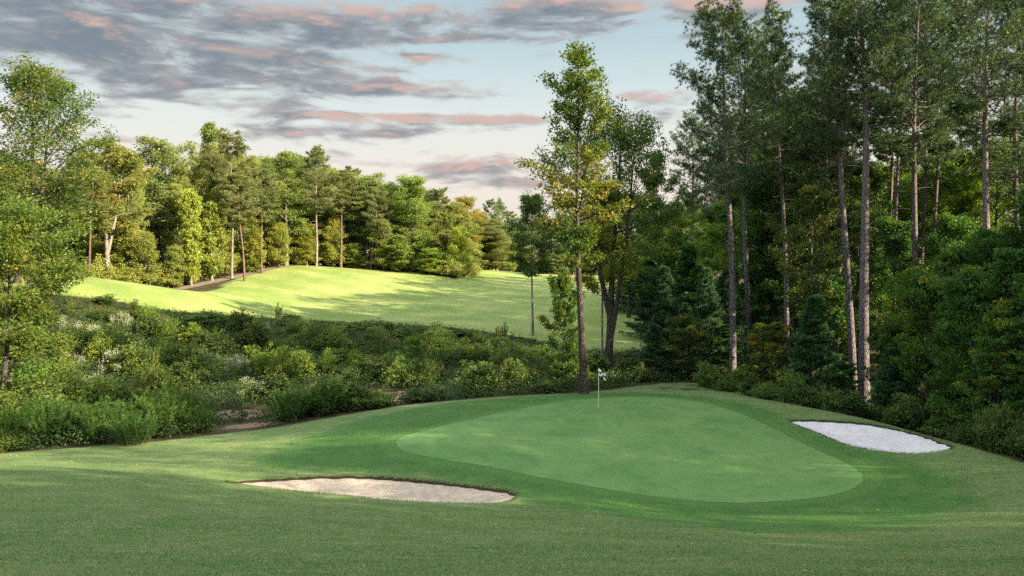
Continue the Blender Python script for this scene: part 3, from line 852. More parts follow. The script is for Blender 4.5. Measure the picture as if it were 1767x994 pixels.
for i in range(5):
    KIND['hard', i] = broadleaf('hardwood_tree', 300 + i, 18, [4.0, 3.6, 4.4, 3.4, 4.2][i], [.16, .2, .14, .22, .1][i], [38, 34, 42, 32, 42][i], 0.21, 52, (BARK_DARK, L_WOOD), subs=7, clump=0.13)
for i in range(5):
    KIND['under', i] = broadleaf('understory_tree', 340 + i, 8, [2.6, 2.2, 2.9, 2.4, 2.0][i], [.08, .1, .05, .12, .06][i], [34, 30, 38, 32, 30][i], 0.175, 44, (BARK_DARK, L_WOOD), subs=7, clump=0.13, flat=0.45)
for i in range(4):
    KIND['young_pine', i] = pine('young_pine', 400 + i, 8, [2.1, 1.8, 2.3, 1.9][i], .05, [110, 100, 116, 104][i], (BARK_DARK, L_YPINE), r0=0.085, needle=0.24, nw=0.036, per=14, sub=8, tuf=4, shape='cone', stubs=0)
for i in range(5):
    KIND['shrub', i] = shrub('leafy_shrub', 500 + i, 1.7, [1.1, 1.3, 1.0, 1.4, 1.2][i], [.19, .16, .22, .17, .15][i], [26, 30, 22, 32, 28][i], 22, (STEM, L_SHRUB), spire=0.15)
for i in range(3):
    KIND['bloom', i] = shrub('flowering_shrub', 520 + i, 1.6, 1.1, 0.11, 24, 18, (STEM, L_SHRUB, L_BLOOM), blossoms=[14, 18, 11][i], asp=0.35)
for i in range(3):
    KIND['feather', i] = feathery('feathery_bush', 540 + i, 2.2, [1.5, 1.3, 1.7][i], (STEM, L_FEATH))
for i in range(2):
    KIND['weed', i] = feathery('tall_weed', 560 + i, 2.0, 0.45, (STEM, L_FEATH), stems=9, per=26, L=0.22, w=0.05)

_rng = np.random.default_rng(77)


def place(kind, x, y, H, Rw=None, label=None, cat='tree', group=None, col=(1, 1, 1), rot=None, sink=0.0, name=None):
    k = KIND[kind]
    o = link(name or k['name'], None, None, (x, y, hz(x, y) - sink))
    o.empty_display_size = 0.5
    sz = H / k['H']; sx = (Rw / k['R']) if Rw else sz
    o.scale = (sx, sx, sz); o.rotation_euler = (0, 0, _rng.uniform(0, 6.28) if rot is None else rot)
    tag(o, label, cat, group)
    for pn, me in k['parts']:
        c = link(pn, me, o); c.color = (*col, 1.0)
    return o


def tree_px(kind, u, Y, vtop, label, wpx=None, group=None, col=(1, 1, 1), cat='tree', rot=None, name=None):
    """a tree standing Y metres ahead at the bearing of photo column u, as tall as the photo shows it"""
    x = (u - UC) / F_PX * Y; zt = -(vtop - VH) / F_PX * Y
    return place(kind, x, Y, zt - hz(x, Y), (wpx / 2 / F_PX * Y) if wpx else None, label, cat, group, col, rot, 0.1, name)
# ------------------------------------------------------------------ far side: trees beyond the fairway
G_FAR = 'trees lining the far side of the fairway'
FARTREES = [  # kind, column, distance, top row, width, tint, label
    (('far_hard', 2), 150, 112, 262, 100, (.95, .9, .8), 'olive hardwood rising behind the big left-hand tree'),
    (('far_hard', 1), 185, 99, 231, 112, (1.0, .88, .7), 'olive brown hardwood with rounded top just right of the tallest left tree'),
    (('far_hard', 4), 285, 112, 238, 128, (.85, .92, .85), 'wide-topped hardwood with dark bare trunks forking low'),
    (('far_hard', 3), 362, 119, 206, 76, (.95, 1.0, .9), 'thin-leaved hardwood whose wispy top stands above its neighbours'),
    (('far_pine', 0), 400, 117, 238, 84, (1.0, .9, .72), 'brownish pine beside the wispy topped hardwood'),
    (('far_pine', 1), 452, 122, 292, 66, (1, 1, .9), 'pine with a straight pale bare trunk above the cart path bend'),
    (('far_hard', 0), 494, 127, 258, 86, (.85, .95, .7), 'full green hardwood directly behind the top of the cart path'),
    (('far_pine', 2), 546, 131, 266, 84, (.95, .95, .85), 'broad layered pine behind the crest of the fairway hill'),
    (('far_pine', 3), 588, 134, 300, 70, (1.0, .94, .78), 'rusty tinted pine with flat sprays over the hill crest'),
    (('far_hard', 4), 634, 137, 298, 84, (.85, .95, .85), 'grey-green hardwood with two pale stems behind the hill crest'),
    (('far_hard', 5), 706, 136, 303, 104, (.88, 1.03, .66), 'bright green broad hardwood with leaves down to the turf'),
    (('far_pine', 4), 762, 143, 330, 56, (1, .9, .75), 'brown-green pine between the bright green and orange trees'),
    (('far_hard', 1), 803, 144, 333, 70, (1.25, .9, .5), 'orange tinged hardwood at the end of the near tree line'),
    (('far_hard', 0), 234, 118, 300, 80, (.9, .95, .8), 'medium hardwood filling the gap left of the low forked trunks'),
    (('far_hard', 3), 432, 130, 280, 80, (.85, .95, .8), 'dark green hardwood between the two path side pines'),
    (('far_hard', 2), 668, 146, 320, 80, (.9, .95, .8), 'olive hardwood left behind the bright green broad tree'),
    (('far_pine', 1), 605, 142, 292, 70, (.95, .95, .85), 'pine top peeping over the hill crest hardwoods'),
    (('far_pine', 3), 518, 138, 272, 70, (.95, .9, .75), 'pine squeezed between full hardwood and broad layered pine'),
]
for k, u, Y, vt, w, c, lab in FARTREES:
    tree_px(k, u, Y - (2.5 if k[0] == 'far_pine' else 0), vt, lab, w, G_FAR, c)
# pines leaning over the path
o = tree_px(('far_pine', 1), 422, 113, 300, 'leaning pine with long pale trunk beside the cart path', 66, G_FAR, (1, .98, .85)); o.rotation_euler = (0, R(-5), 0)
o = tree_px(('far_pine', 3), 152, 95, 300, 'pine with pale trunk foot standing on the near fairway knoll', 66, G_FAR, (1, .9, .6)); o.rotation_euler = (0, R(4), 0)
o = tree_px(('far_pine', 0), 640, 133, 330, 'slim pine with bare trunk leaning right at hill crest', 56, G_FAR, (.95, .95, .85)); o.rotation_euler = (0, R(4), 0)
UNDER = [
    (0, 215, 104, 380, 60, (1.15, 1.1, .6), 'yellow-green young tree left of the low forked trunks'),
    (2, 250, 103, 405, 60, (1.05, 1.0, .7), 'olive understory tree with leaves to the ground near path start'),
    (1, 330, 108, 335, 56, (1.25, 1.25, .6), 'bright yellow-green slender tree right of the low forked trunks'),
    (3, 366, 112, 345, 54, (1.15, 1.15, .7), 'tall pale green understory tree beside the leaning pine'),
    (4, 300, 106, 430, 50, (1.1, 1.1, .8), 'small rounded tree where cart path leaves the knoll'),
    (0, 440, 120, 395, 46, (1.2, 1.1, .6), 'yellowish small tree right of the leaning pine'),
    (2, 482, 125, 388, 50, (1.22, 1.12, .62), 'golden leaved small tree at the top of the path'),
    (4, 530, 129, 392, 52, (1.2, 1.05, .6), 'yellow green tree with rounded crown under the broad layered pine'),
    (2, 576, 132, 378, 50, (1.2, 1.08, .62), 'amber leaved understory tree on the hill crest'),
    (0, 612, 133, 420, 44, (1.05, 1.1, .7), 'small conical tree in the middle of the hill crest'),
    (2, 662, 132, 385, 56, (.95, .85, .75), 'dull brown-green understory tree left of the bright broad tree'),
    (4, 742, 130, 432, 60, (1.05, 1.2, .6), 'bright green rounded tree low at the fairway edge'),
    (0, 790, 131, 392, 52, (1.25, 1.3, .5), 'tall yellow lit tree at the right end of near tree line'),
    (1, 770, 134, 400, 50, (1.0, .9, .8), 'brownish understory tree behind the yellow lit tree'),
    (3, 690, 131, 405, 50, (.92, 1.05, .7), 'green slender tree at the foot of the bright broad tree'),
    (3, 850, 172, 405, 26, (1.3, 1.3, .7), 'lone pale yellow conical tree in front of the distant pines'),
    (1, 882, 176, 432, 24, (1.2, 1.2, .7), 'little yellow-green tree right of the lone conical tree'),
]
for v, u, Y, vt, w, c, lab in UNDER:
    tree_px(('far_under', v), u, Y, vt, lab, w, 'understory trees along the far fairway edge', c)
rng = np.random.default_rng(15)
for i in range(44):      # slim trees standing in the front rank
    u = 130 + i * 15.5 + rng.uniform(-6, 6)
    if 252 < u < 280:
        continue
    Y = np.interp(u, [130, 200, 310, 420, 505, 640, 790, 820], [99, 100, 108, 121, 132, 138, 135, 146]) + rng.uniform(1, 6)
    vt = np.interp(u, [130, 200, 300, 400, 520, 640, 760, 820], [262, 262, 275, 275, 285, 315, 350, 375]) + rng.uniform(-18, 40); s = rng.uniform(.9, 1.12)
    tree_px(('far_hard', int(rng.integers(0, 6))), u, Y, vt, 'slim leafy tree in the front rank of the far wood', rng.uniform(40, 62), 'slim trees in the front rank of the far wood', (s * 1.06, s * 1.05, s * .8))
FARP = [
    (830, 186, 372, 'distant pine leading the row beyond the orange tinged tree'), (846, 190, 346, 'tallest of the distant pines beyond the second fairway mound'),
    (862, 196, 352, 'distant pine with flat top behind the lone conical tree'), (880, 200, 366, 'distant slim pine above the second fairway mound'),
    (902, 205, 378, 'distant pine just left of the slender fairway-edge tree'), (925, 198, 392, 'distant pine showing behind the slender fairway-edge tree'),
]
for i, (u, Y, vt, lab) in enumerate(FARP):
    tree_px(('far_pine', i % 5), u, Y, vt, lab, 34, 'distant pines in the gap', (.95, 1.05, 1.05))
rng = np.random.default_rng(5)
for i in range(70):      # deeper rows of the same wood
    u = -60 + i * 13.3 + rng.uniform(-8, 8)
    if 250 < u < 275:
        continue
    base_v = np.interp(u, [-60, 60, 200, 300, 400, 520, 640, 760, 860], [290, 290, 300, 320, 285, 298, 325, 360, 405])
    Y = np.interp(u, [-60, 200, 500, 860], [104, 124, 150, 168]) + rng.uniform(0, 14)
    k = ('far_hard', int(rng.integers(0, 6))) if rng.random() < 0.78 else ('far_pine', int(rng.integers(0, 5)))
    s = rng.uniform(.8, 1.0)
    tree_px(k, u, Y, base_v + rng.uniform(-25, 22), 'tree of the deeper rows filling the wood across the fairway', 84 * rng.uniform(.8, 1.2), 'deeper rows of the far wood', (s, s * .98, s * .85))
for i in range(46):
    u = -40 + i * 19 + rng.uniform(-10, 10); Y = np.interp(u, [-40, 200, 400, 520, 650, 800, 830], [96, 104, 122, 136, 138, 134, 150]) + rng.uniform(0, 8)
    s = rng.uniform(.75, 1.1)
    tree_px(('far_under', int(rng.integers(0, 5))), u, Y, rng.uniform(385, 440), 'small leafy tree in the dense lower layer of the far wood', 58 * rng.uniform(.8, 1.2), 'lower layer of the far wood', (s * 1.05, s, s * .75))
for i in range(34):
    u = 150 + i * 20 + rng.uniform(-7, 7); Y = np.interp(u, [150, 310, 420, 505, 640, 790, 830], [96, 107, 121, 132.5, 137, 128, 150]) + rng.uniform(0, 1.5)
    x = (u - UC) / F_PX * Y; s = rng.uniform(.95, 1.35)
    place(('far_bush', i % 3), x, Y, rng.uniform(2.0, 4.2), rng.uniform(1.4, 2.3), 'sunlit shrub at the foot of the far wood', 'shrub', 'shrubs at the foot of the far wood', (s * 1.1, s * 1.05, s * .7))
for i in range(46):
    u = 790 + i * 13 + rng.uniform(-6, 6)
    tree_px(('far_under', i % 5), u, rng.uniform(188, 204), 425 + rng.uniform(-22, 14), 'leafy undergrowth tree of the distant wood', 40, 'leafy edge of the distant wood', (.8, .9, .8))
for i in range(36):      # distant wood closing the view in the gap and to the right
    u = 800 + i * 17 + rng.uniform(-8, 8); Y = rng.uniform(205, 250)
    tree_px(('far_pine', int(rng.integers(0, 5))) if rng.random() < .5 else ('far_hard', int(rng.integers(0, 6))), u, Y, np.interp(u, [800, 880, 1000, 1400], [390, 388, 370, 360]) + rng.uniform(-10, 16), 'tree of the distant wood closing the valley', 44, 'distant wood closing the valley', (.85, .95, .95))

# ------------------------------------------------------------------ left: big trees by the creek
KIND['big_left', 0] = broadleaf('hardwood_tree', 901, 26, 6.2, .18, 66, 0.27, 32, (BARK_DARK, L_HARD), r0=0.36, subs=7, clump=0.115, forks=2, top_t=.985)
tree_px(('big_left', 0), 52, 76, 112, 'tallest hardwood at the left edge with dark ragged top', 245, 'trees on the left brushy bank', (1.0, 1.0, .9), rot=0.4)
tree_px(('big_left', 0), -120, 84, 130, 'tall hardwood cut by the left edge of view', 235, 'trees on the left brushy bank', (1.0, .98, .85), rot=2.4)
tree_px(('hard', 0), 30, 82, 330, 'leafy hardwood half hidden behind the slim left-edge tree', 150, 'trees on the left brushy bank', (1.22, 1.14, .85))
KIND['creek_tree', 0] = broadleaf('hardwood_tree', 905, 13, 4.6, .30, 42, 0.25, 62, (BARK_DARK, L_HARD), r0=0.19, subs=6, clump=0.15, wob=0.02, asp=0.42)
tree_px(('creek_tree', 0), 6, 56, 362, 'slim dark-trunked tree by the left edge with drooping leaves', 235, 'trees on the left brushy bank', (1.3, 1.18, .8), rot=1.0)

# ------------------------------------------------------------------ centre: trees by the green
G_MID = 'trees between the green and the fairway'
KIND['central', 0] = broadleaf('hardwood_tree', 911, 21.6, 2.9, .38, 56, 0.21, 24, (BARK_DARK, L_HARD), r0=0.25, subs=8, clump=0.125, wob=0.010, shape='flatcol', gap=.16, yellow=(.48, .66), lean=(-.012, 0), top_t=.99)
tree_px(('central', 0), 1008, 52, 90, 'tall slim tree behind the flag with yellow patch in its crown', 168, G_MID, (1.05, 1.05, .8), rot=0.0)
KIND['second', 0] = broadleaf('hardwood_tree', 912, 17.8, 5.0, .44, 48, 0.21, 26, (BARK_DARK, L_HARD), r0=0.33, subs=8, clump=0.125, gap=.12, lean=(.06, 0), forks=3)
tree_px(('second', 0), 1048, 62, 196, 'thick-trunked hardwood leaning right behind the tall slim tree', 232, G_MID, (1.0, 1.05, .8), rot=0.0)
KIND['slender', 0] = broadleaf('slender_tree', 913, 13.4, 2.5, .42, 34, 0.20, 26, (BARK_PALE, L_HARD), r0=0.12, subs=7, clump=0.14, wob=0.006)
tree_px(('slender', 0), 919, 80, 335, 'slender tree with thin pale trunk at the fairway edge', 92, G_MID, (.75, .9, .7), rot=0.0)
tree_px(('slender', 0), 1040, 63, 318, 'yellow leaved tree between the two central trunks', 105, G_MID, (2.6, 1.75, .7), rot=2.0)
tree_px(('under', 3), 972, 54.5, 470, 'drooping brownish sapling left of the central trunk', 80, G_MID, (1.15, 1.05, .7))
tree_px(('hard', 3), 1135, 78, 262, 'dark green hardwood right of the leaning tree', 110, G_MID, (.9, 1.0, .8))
tree_px(('hard', 1), 1085, 96, 330, 'sunlit yellow-green tree seen past the leaning tree', 100, G_MID, (1.6, 1.45, .7))  # sun glow on this and the next two trees is in their tints
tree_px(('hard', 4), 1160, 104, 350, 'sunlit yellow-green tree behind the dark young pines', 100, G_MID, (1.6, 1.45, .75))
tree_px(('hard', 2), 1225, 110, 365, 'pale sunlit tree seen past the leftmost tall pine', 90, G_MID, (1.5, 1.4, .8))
tree_px(('far_pine', 1), 1140, 138, 352, 'sunlit distant pine above the yellow-green trees', 60, G_MID, (1.1, 1.2, .9))
tree_px(('far_pine', 3), 1195, 142, 360, 'sunlit distant pine beside the leftmost tall pine', 60, G_MID, (1.1, 1.15, .9))
YP = [(1122, 80, 450, 110, (.95, 1, 1), 'dark young pine just right of the leaning tree trunk'), (1148, 64, 462, 100, (.85, .95, 1.0), 'tall dark young pine at the back corner of the green'),
      (1216, 63, 466, 105, (1, 1, 1), 'blue-green young pine with pale tip near the leftmost tall pine'), (1190, 72, 425, 130, (1.0, 1.25, .6), 'rounded green young pine behind two bluish ones'),
      (1092, 102, 440, 110, (.9, 1, 1), 'dark young pine beside the far cart path'), (1405, 53.5, 512, 130, (.9, 1.05, .95), 'broad young pine at the wood edge beyond the white bunker'),
      (1250, 70, 470, 110, (.9, .95, 1), 'young pine in shade behind the leftmost tall pine'), (1545, 46.5, 600, 110, (.85, 1, .9), 'low dark young pine at the wood edge above white sand'),
      (1130, 60.5, 560, 74, (.9, 1, .95), 'small young pine in front of the tall dark one')]
for i, (u, Y, vt, w, c, lab) in enumerate(YP):
    tree_px(('young_pine', i % 4), u, Y, vt, lab, w, 'young pines along the wood edge', c)
tree_px(('under', 0), 1180, 60, 545, 'spindly small tree in front of the bluish young pines', 80, G_MID, (1.1, .95, .8))

# ------------------------------------------------------------------ right: tall pines
G_PINE = 'tall pines on the right'
def big_pine(seed, u, Y, vt, w, cb, lab, lean=0.0, r0=.27, nb=66, sparse=0.0, col=(1, 1, 1), bk=None):
    x = (u - UC) / F_PX * Y; H = -(vt - VH) / F_PX * Y - hz(x, Y)
    KIND['p', seed] = pine('pine_tree', seed, H, w / 2 / F_PX * Y, cb, nb, (bk or BARK_PINE, L_PINE), r0=r0, lean=(lean, 0), sparse=sparse, nw=0.042, needle=0.28, per=15, sub=9, tuf=5)
    place(('p', seed), x, Y, H, None, lab, 'tree', G_PINE, col, 0.0, 0.1)
big_pine(701, 1264, 60, 24, 185, .51, 'leftmost tall pine, its lower crown reaching toward the leaning tree', -.035, .26, 78)
big_pine(702, 1290, 70, 62, 150, .58, 'tall pine close behind the leftmost, trunk hidden at its foot', 0, .25)
big_pine(703, 1360, 66, 15, 120, .50, 'thin sparse-topped pine standing above its neighbours', -.040, .22, 64, .2)
big_pine(704, 1430, 71, 82, 130, .58, 'dark slim pine between the sparse-topped one and the paired trunks', .01, .24)
big_pine(705, 1474, 56, -40, 185, .60, 'tall pine whose trunk bends left beside the thick pale trunk', -.035, .27, 70)
big_pine(706, 1491, 54, -70, 200, .63, 'thickest straight pine with a pale grey trunk', -.01, .36, 74)
big_pine(707, 1531, 73, 40, 130, .58, 'dark thin pine deep in the wood right of the thickest pine', 0, .24)
big_pine(708, 1578, 60, -60, 210, .55, 'tall pine with long level boughs and patchy pale trunk', .02, .28, 80)
big_pine(709, 1590, 75, 20, 150, .56, 'shadowed pine close behind the long-boughed one', -.01, .26)
big_pine(710, 1694, 50, -80, 230, .62, 'pale-trunked pine leaning right above the leafy mass', .035, .30, 76)
big_pine(712, 1765, 62, -60, 200, .45, 'pine at the right edge of view', 0, .30, 86)
big_pine(714, 1330, 82, 95, 140, .56, 'pine crown far back behind the two leftmost pines', 0, .26)
big_pine(715, 1850, 50, -60, 240, .45, 'tall pine just beyond the right edge of view', 0, .30, 86)
big_pine(716, 1655, 82, -10, 150, .45, 'pine crown filling the gap right of the long-boughed pine', 0, .26)
big_pine(717, 1735, 80, -30, 160, .45, 'pine crown behind the right-leaning pale trunk', 0, .26)
big_pine(718, 1610, 68, -50, 150, .52, 'slim dark pine just right of the long-boughed pine', .01, .22)
big_pine(719, 1540, 64, -30, 150, .55, 'slim dark pine midway between the thickest and long-boughed pines', .01, .20)
tree_px(('slender', 0), 1402, 57, 322, 'slim pale-stemmed hardwood with olive leaves among the pines', 120, 'hardwoods among the pines', (.95, .85, .8), rot=1.0)
# hardwood mass behind and between the pines
W = [  # strong yellow tints of the back trees carry the backlit glow
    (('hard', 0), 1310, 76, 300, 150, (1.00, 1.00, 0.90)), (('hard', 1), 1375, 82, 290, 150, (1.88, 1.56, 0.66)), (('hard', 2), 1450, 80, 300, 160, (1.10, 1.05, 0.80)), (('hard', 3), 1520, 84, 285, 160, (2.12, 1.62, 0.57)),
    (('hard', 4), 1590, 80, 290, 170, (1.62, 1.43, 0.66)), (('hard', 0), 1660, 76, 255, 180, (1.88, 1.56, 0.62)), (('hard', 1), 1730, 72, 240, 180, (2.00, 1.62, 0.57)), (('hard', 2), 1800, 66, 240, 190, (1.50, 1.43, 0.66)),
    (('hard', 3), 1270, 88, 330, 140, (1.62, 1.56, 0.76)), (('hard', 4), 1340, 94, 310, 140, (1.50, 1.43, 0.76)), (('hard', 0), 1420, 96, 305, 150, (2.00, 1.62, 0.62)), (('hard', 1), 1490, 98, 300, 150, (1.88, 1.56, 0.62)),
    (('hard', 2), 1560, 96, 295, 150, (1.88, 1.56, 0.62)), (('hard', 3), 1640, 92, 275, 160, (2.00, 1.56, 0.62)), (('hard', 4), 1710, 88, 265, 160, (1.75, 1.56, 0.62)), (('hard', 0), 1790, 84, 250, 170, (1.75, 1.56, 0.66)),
    (('hard', 1), 1315, 75, 390, 120, (0.90, 1.00, 0.95)), (('hard', 2), 1445, 76, 395, 130, (0.85, 0.95, 0.90)), (('hard', 3), 1540, 62, 375, 140, (0.90, 1.00, 0.90)), (('hard', 4), 1655, 58, 365, 160, (1.00, 1.10, 0.80)),
    (('hard', 0), 1712, 47, 388, 170, (1.00, 1.10, 0.80)), (('hard', 1), 1780, 46, 320, 190, (0.90, 1.00, 0.85)), (('hard', 2), 1860, 44, 280, 200, (0.90, 1.00, 0.85)),
]
for i, (k, u, Y, vt, w, c) in enumerate(W):
    tree_px(k, u, Y, vt, 'leafy hardwood in the wood wall behind the tall pines', w, 'hardwoods behind the tall pines', c)
E = [
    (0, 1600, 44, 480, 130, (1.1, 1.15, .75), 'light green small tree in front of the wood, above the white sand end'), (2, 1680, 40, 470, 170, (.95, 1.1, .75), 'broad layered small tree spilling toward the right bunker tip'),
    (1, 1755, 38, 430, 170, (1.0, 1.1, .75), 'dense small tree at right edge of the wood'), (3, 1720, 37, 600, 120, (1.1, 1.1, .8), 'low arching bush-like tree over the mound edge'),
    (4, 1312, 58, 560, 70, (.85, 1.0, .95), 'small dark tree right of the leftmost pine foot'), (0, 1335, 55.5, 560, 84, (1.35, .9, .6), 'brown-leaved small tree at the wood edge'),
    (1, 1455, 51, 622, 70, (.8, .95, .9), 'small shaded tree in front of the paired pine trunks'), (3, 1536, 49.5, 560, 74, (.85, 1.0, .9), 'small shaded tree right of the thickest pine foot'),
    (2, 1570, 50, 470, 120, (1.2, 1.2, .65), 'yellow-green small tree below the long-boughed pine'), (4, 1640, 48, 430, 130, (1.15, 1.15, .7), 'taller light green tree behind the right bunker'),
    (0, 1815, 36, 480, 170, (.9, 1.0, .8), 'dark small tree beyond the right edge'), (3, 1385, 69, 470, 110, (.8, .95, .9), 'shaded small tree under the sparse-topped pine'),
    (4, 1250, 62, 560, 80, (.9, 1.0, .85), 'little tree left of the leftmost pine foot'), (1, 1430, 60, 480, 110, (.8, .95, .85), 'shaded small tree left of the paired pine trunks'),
]
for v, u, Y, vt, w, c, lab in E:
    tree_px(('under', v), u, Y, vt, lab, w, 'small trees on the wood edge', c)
for i in range(18):
    t = i / 17; u = 1215 + t * 590 + rng.uniform(-8, 8); e = hit(u, np.interp(u, [1215, 1320, 1500, 1650, 1767, 1830], [672, 692, 724, 764, 799, 818]), ymin=28)
    x, y = e[0] + 0.9, e[1] + 1.6; s = rng.uniform(.7, 1.35)
    place(('shrub', i % 5), x, y, rng.uniform(0.5, 2.2), rng.uniform(0.6, 1.2), 'shaded leafy shrub fringing the wood beside the mown mound', 'shrub', 'shrubs fringing the right wood', (s, s, s * .9))
for i in range(12):
    y = 70 + i * 4.6 + rng.uniform(-1, 1); x = 0.285 * y + rng.uniform(0, 10)
    place(('hard', i % 5) if i % 2 else ('pine', i % 5), x, y, rng.uniform(22, 28), 4.2, 'tree of the wood standing right of the far fairway', 'tree', 'wood right of the far fairway')
for i in range(34):
    y = rng.uniform(66, 150); x = 24 + rng.uniform(0, 40) + max(0, y - 110) * 0.25
    k = ('pine', i % 5) if i % 2 else ('hard', i % 5)
    place(k, x, y, rng.uniform(22, 28) if i % 2 else rng.uniform(15, 20), None, 'tree of the wood standing right of the far fairway', 'tree', 'wood right of the far fairway')
# woodland that carries on beyond the right of the view, between the low sun and the green
BEAMS = [(hit(u, v, ymin=10), wd) for u, v, wd in ((905, 750, 1.5), (150, 806, 1.7), (1310, 812, 1.3), (1420, 946, 1.2), (560, 800, 1.3), (760, 942, 1.2))]   # sun streak targets: unseen pines on these lines are thinned to pass light
KIND['thin_pine', 0] = pine('pine_tree', 171, 28, 4.2, .34, 46, (BARK_PINE, L_PINE), r0=.26, sparse=.30, nw=0.042, needle=0.28, per=11, sub=6, tuf=4)
for i in range(140):
    x = rng.uniform(26, 66); y = rng.uniform(-40, 34); rk = rng.uniform(0, 1, 3)
    if x < 27 + max(0, 20 - y) * 0.1:
        continue
    if any(abs((x - b[0]) * S_DIR.y - (y - b[1]) * S_DIR.x) / math.hypot(S_DIR.x, S_DIR.y) < wd * 0.8 + 0.7 for b, wd in BEAMS):
        place(('thin_pine', 0), x, y, 25 + 7 * rk[0], None, 'unseen pine right of the view, thinned to pass sun streaks', 'tree', 'wood right of the view')
        continue
    place(('pine', i % 5) if i % 2 else ('hard', i % 5), x, y, rng.uniform(25, 32) if i % 2 else rng.uniform(17, 24), None, 'unseen pine right of the view, thinned to pass sun streaks', 'tree', 'wood right of the view')

# ------------------------------------------------------------------ brushy bank brush
def in_poly(px):
    return np.array([hit(u, v, ymin=44) for u, v in px])

CLEAR = [(hit(u, v, ymin=48), rx * 1.05, ry * 1.1) for u, v, rx, ry in DIRT_SPOTS] + [(hit(672, 697, ymin=48), 1.9, 2.2), (hit(420, 735, ymin=46), 2.2, 1.8)]
rng = np.random.default_rng(21)
def ground_cover(name, n, region, hmin, hmax, leaf, per, mat, skip_dirt=True, clump=0.45, asp=0.5):
    lo, hi = region.min(0), region.max(0); C = []
    while len(C) < n:
        q = rng.uniform(lo, hi, (4000, 2)); q = q[sdist(region, q[:, 0], q[:, 1]) > 0.5]
        if skip_dirt:
            for c, rx, ry in CLEAR:
                q = q[((q[:, 0] - c[0]) / rx) ** 2 + ((q[:, 1] - c[1]) / ry) ** 2 > 0.9]
        C += list(q)
    C = np.array(C[:n]); z = height(C[:, 0], C[:, 1])
    big = 0.5 + 0.5 * np.sin(C[:, 0] * 0.7 + 1.3 * np.sin(C[:, 1] * 0.5)) * np.sin(C[:, 1] * 0.9 + C[:, 0] * 0.25)
    h = hmin + (hmax - hmin) * (0.55 * big + 0.45 * rng.uniform(0, 1, n))
    h = h * rng.uniform(.7, 1.25, n) * np.clip((-sdist(FAIR, C[:, 0], C[:, 1]) - 0.5) / 7.0, 0.22, 1)
    P3 = []; CT = []
    for s in (0.35, 0.95):
        P3.append(np.column_stack([C[:, 0], C[:, 1], z + h * s])); CT.append(np.clip(0.5 + 0.4 * np.sin(C[:, 0] * 1.1 + C[:, 1] * 0.6) + rng.normal(0, .22, n), 0, 1))
    V, t = leaf_cloud(rng, np.concatenate(P3), clump, per, np.concatenate(CT), leaf, asp, 0.8)
    return tag(link(name, leaves_mesh(name, V, t, mat)), kind='stuff')

WILDC = np.concatenate([em[:8], ef[4:][::-1][::-1], [[-70, 78], [-60, 48]]])
reg = np.concatenate([em[:11], [[24, 46], [22, 60], [17, 72]], ef[3:], [[-62, 76], [-55, 48]]])
ground_cover('undergrowth', 9500, reg, 0.15, 0.95, 0.18, 15, L_COVER)
wood_reg = np.concatenate([em[8:], [[40, 40], [40, 75], [14, 75], [12, 62]]])
ground_cover('forest_undergrowth', 2600, wood_reg, 0.1, 0.5, 0.16, 14, L_COVER, False)

SH = []
def sh(kind, u, v, H, Rw, col, label, group, cat='shrub'):
    x, y = hit(u, v, ymin=44)
    place(kind, x, y, H, Rw, label, cat, group, col)

G_B = 'bushes along the foot of the bank'
for i, (u, v, H, Rw, c, lab) in enumerate([
    (90, 765, 3.0, 2.0, (.85, 1.0, .8), 'large feathery bush at lower left below the brushy bank'), (180, 762, 2.7, 1.8, (.95, 1.05, .8), 'feathery bush right beside the large lower left one'),
    (285, 748, 3.2, 2.0, (1.15, 1.15, .8), 'bright feathery bush with tall wands right of the lower left bushes'), (500, 726, 2.0, 1.5, (.8, .95, .8), 'dark feathery bush left of the bare red earth'),
    (560, 716, 2.2, 1.5, (.9, 1.05, .8), 'middle feathery bush standing before the bare red earth'), (622, 706, 2.0, 1.1, (.95, 1.05, .8), 'narrow feathery bush at the right end of the red earth'),
    (230, 770, 2.0, 1.5, (.8, .95, .8), 'low feathery bush at the mown edge'), (15, 772, 2.6, 1.5, (1.2, 1.2, .8), 'yellowish feathery bush at the left edge'), (345, 745, 1.9, 1.2, (.9, 1.0, .8), 'short feathery bush right of the bright wands')]):
    sh(('feather', i % 3), u, v, H, Rw, c, lab, G_B, 'bush')
for i, (u, v, H, lab) in enumerate([
    (170, 690, 1.8, 'white flowering shrub in the shade of the left bank'), (200, 655, 2.2, 'broad white flowering shrub in the middle of the left bank'), (125, 650, 1.8, 'white flowering shrub near the slim left-edge tree'),
    (210, 585, 2.3, 'sunlit cream flowering shrub near the top of the bank'), (165, 600, 1.9, 'sunlit flowering shrub left on the upper bank'), (115, 590, 2.0, 'flowering shrub under the drooping leaves at upper left'),
    (340, 640, 1.7, 'pale flowering shrub in the middle of the bank'), (410, 655, 1.8, 'white flowering shrub left of the sunlit yellow bush'), (435, 690, 1.5, 'small white flowering shrub beside the bare red earth'),
    (452, 590, 1.7, 'white flowering shrub under the fairway edge')]):
    sh(('bloom', i % 3), u, v, H, 1.2, (1, 1, .9), lab, 'flowering shrubs on the brushy bank')
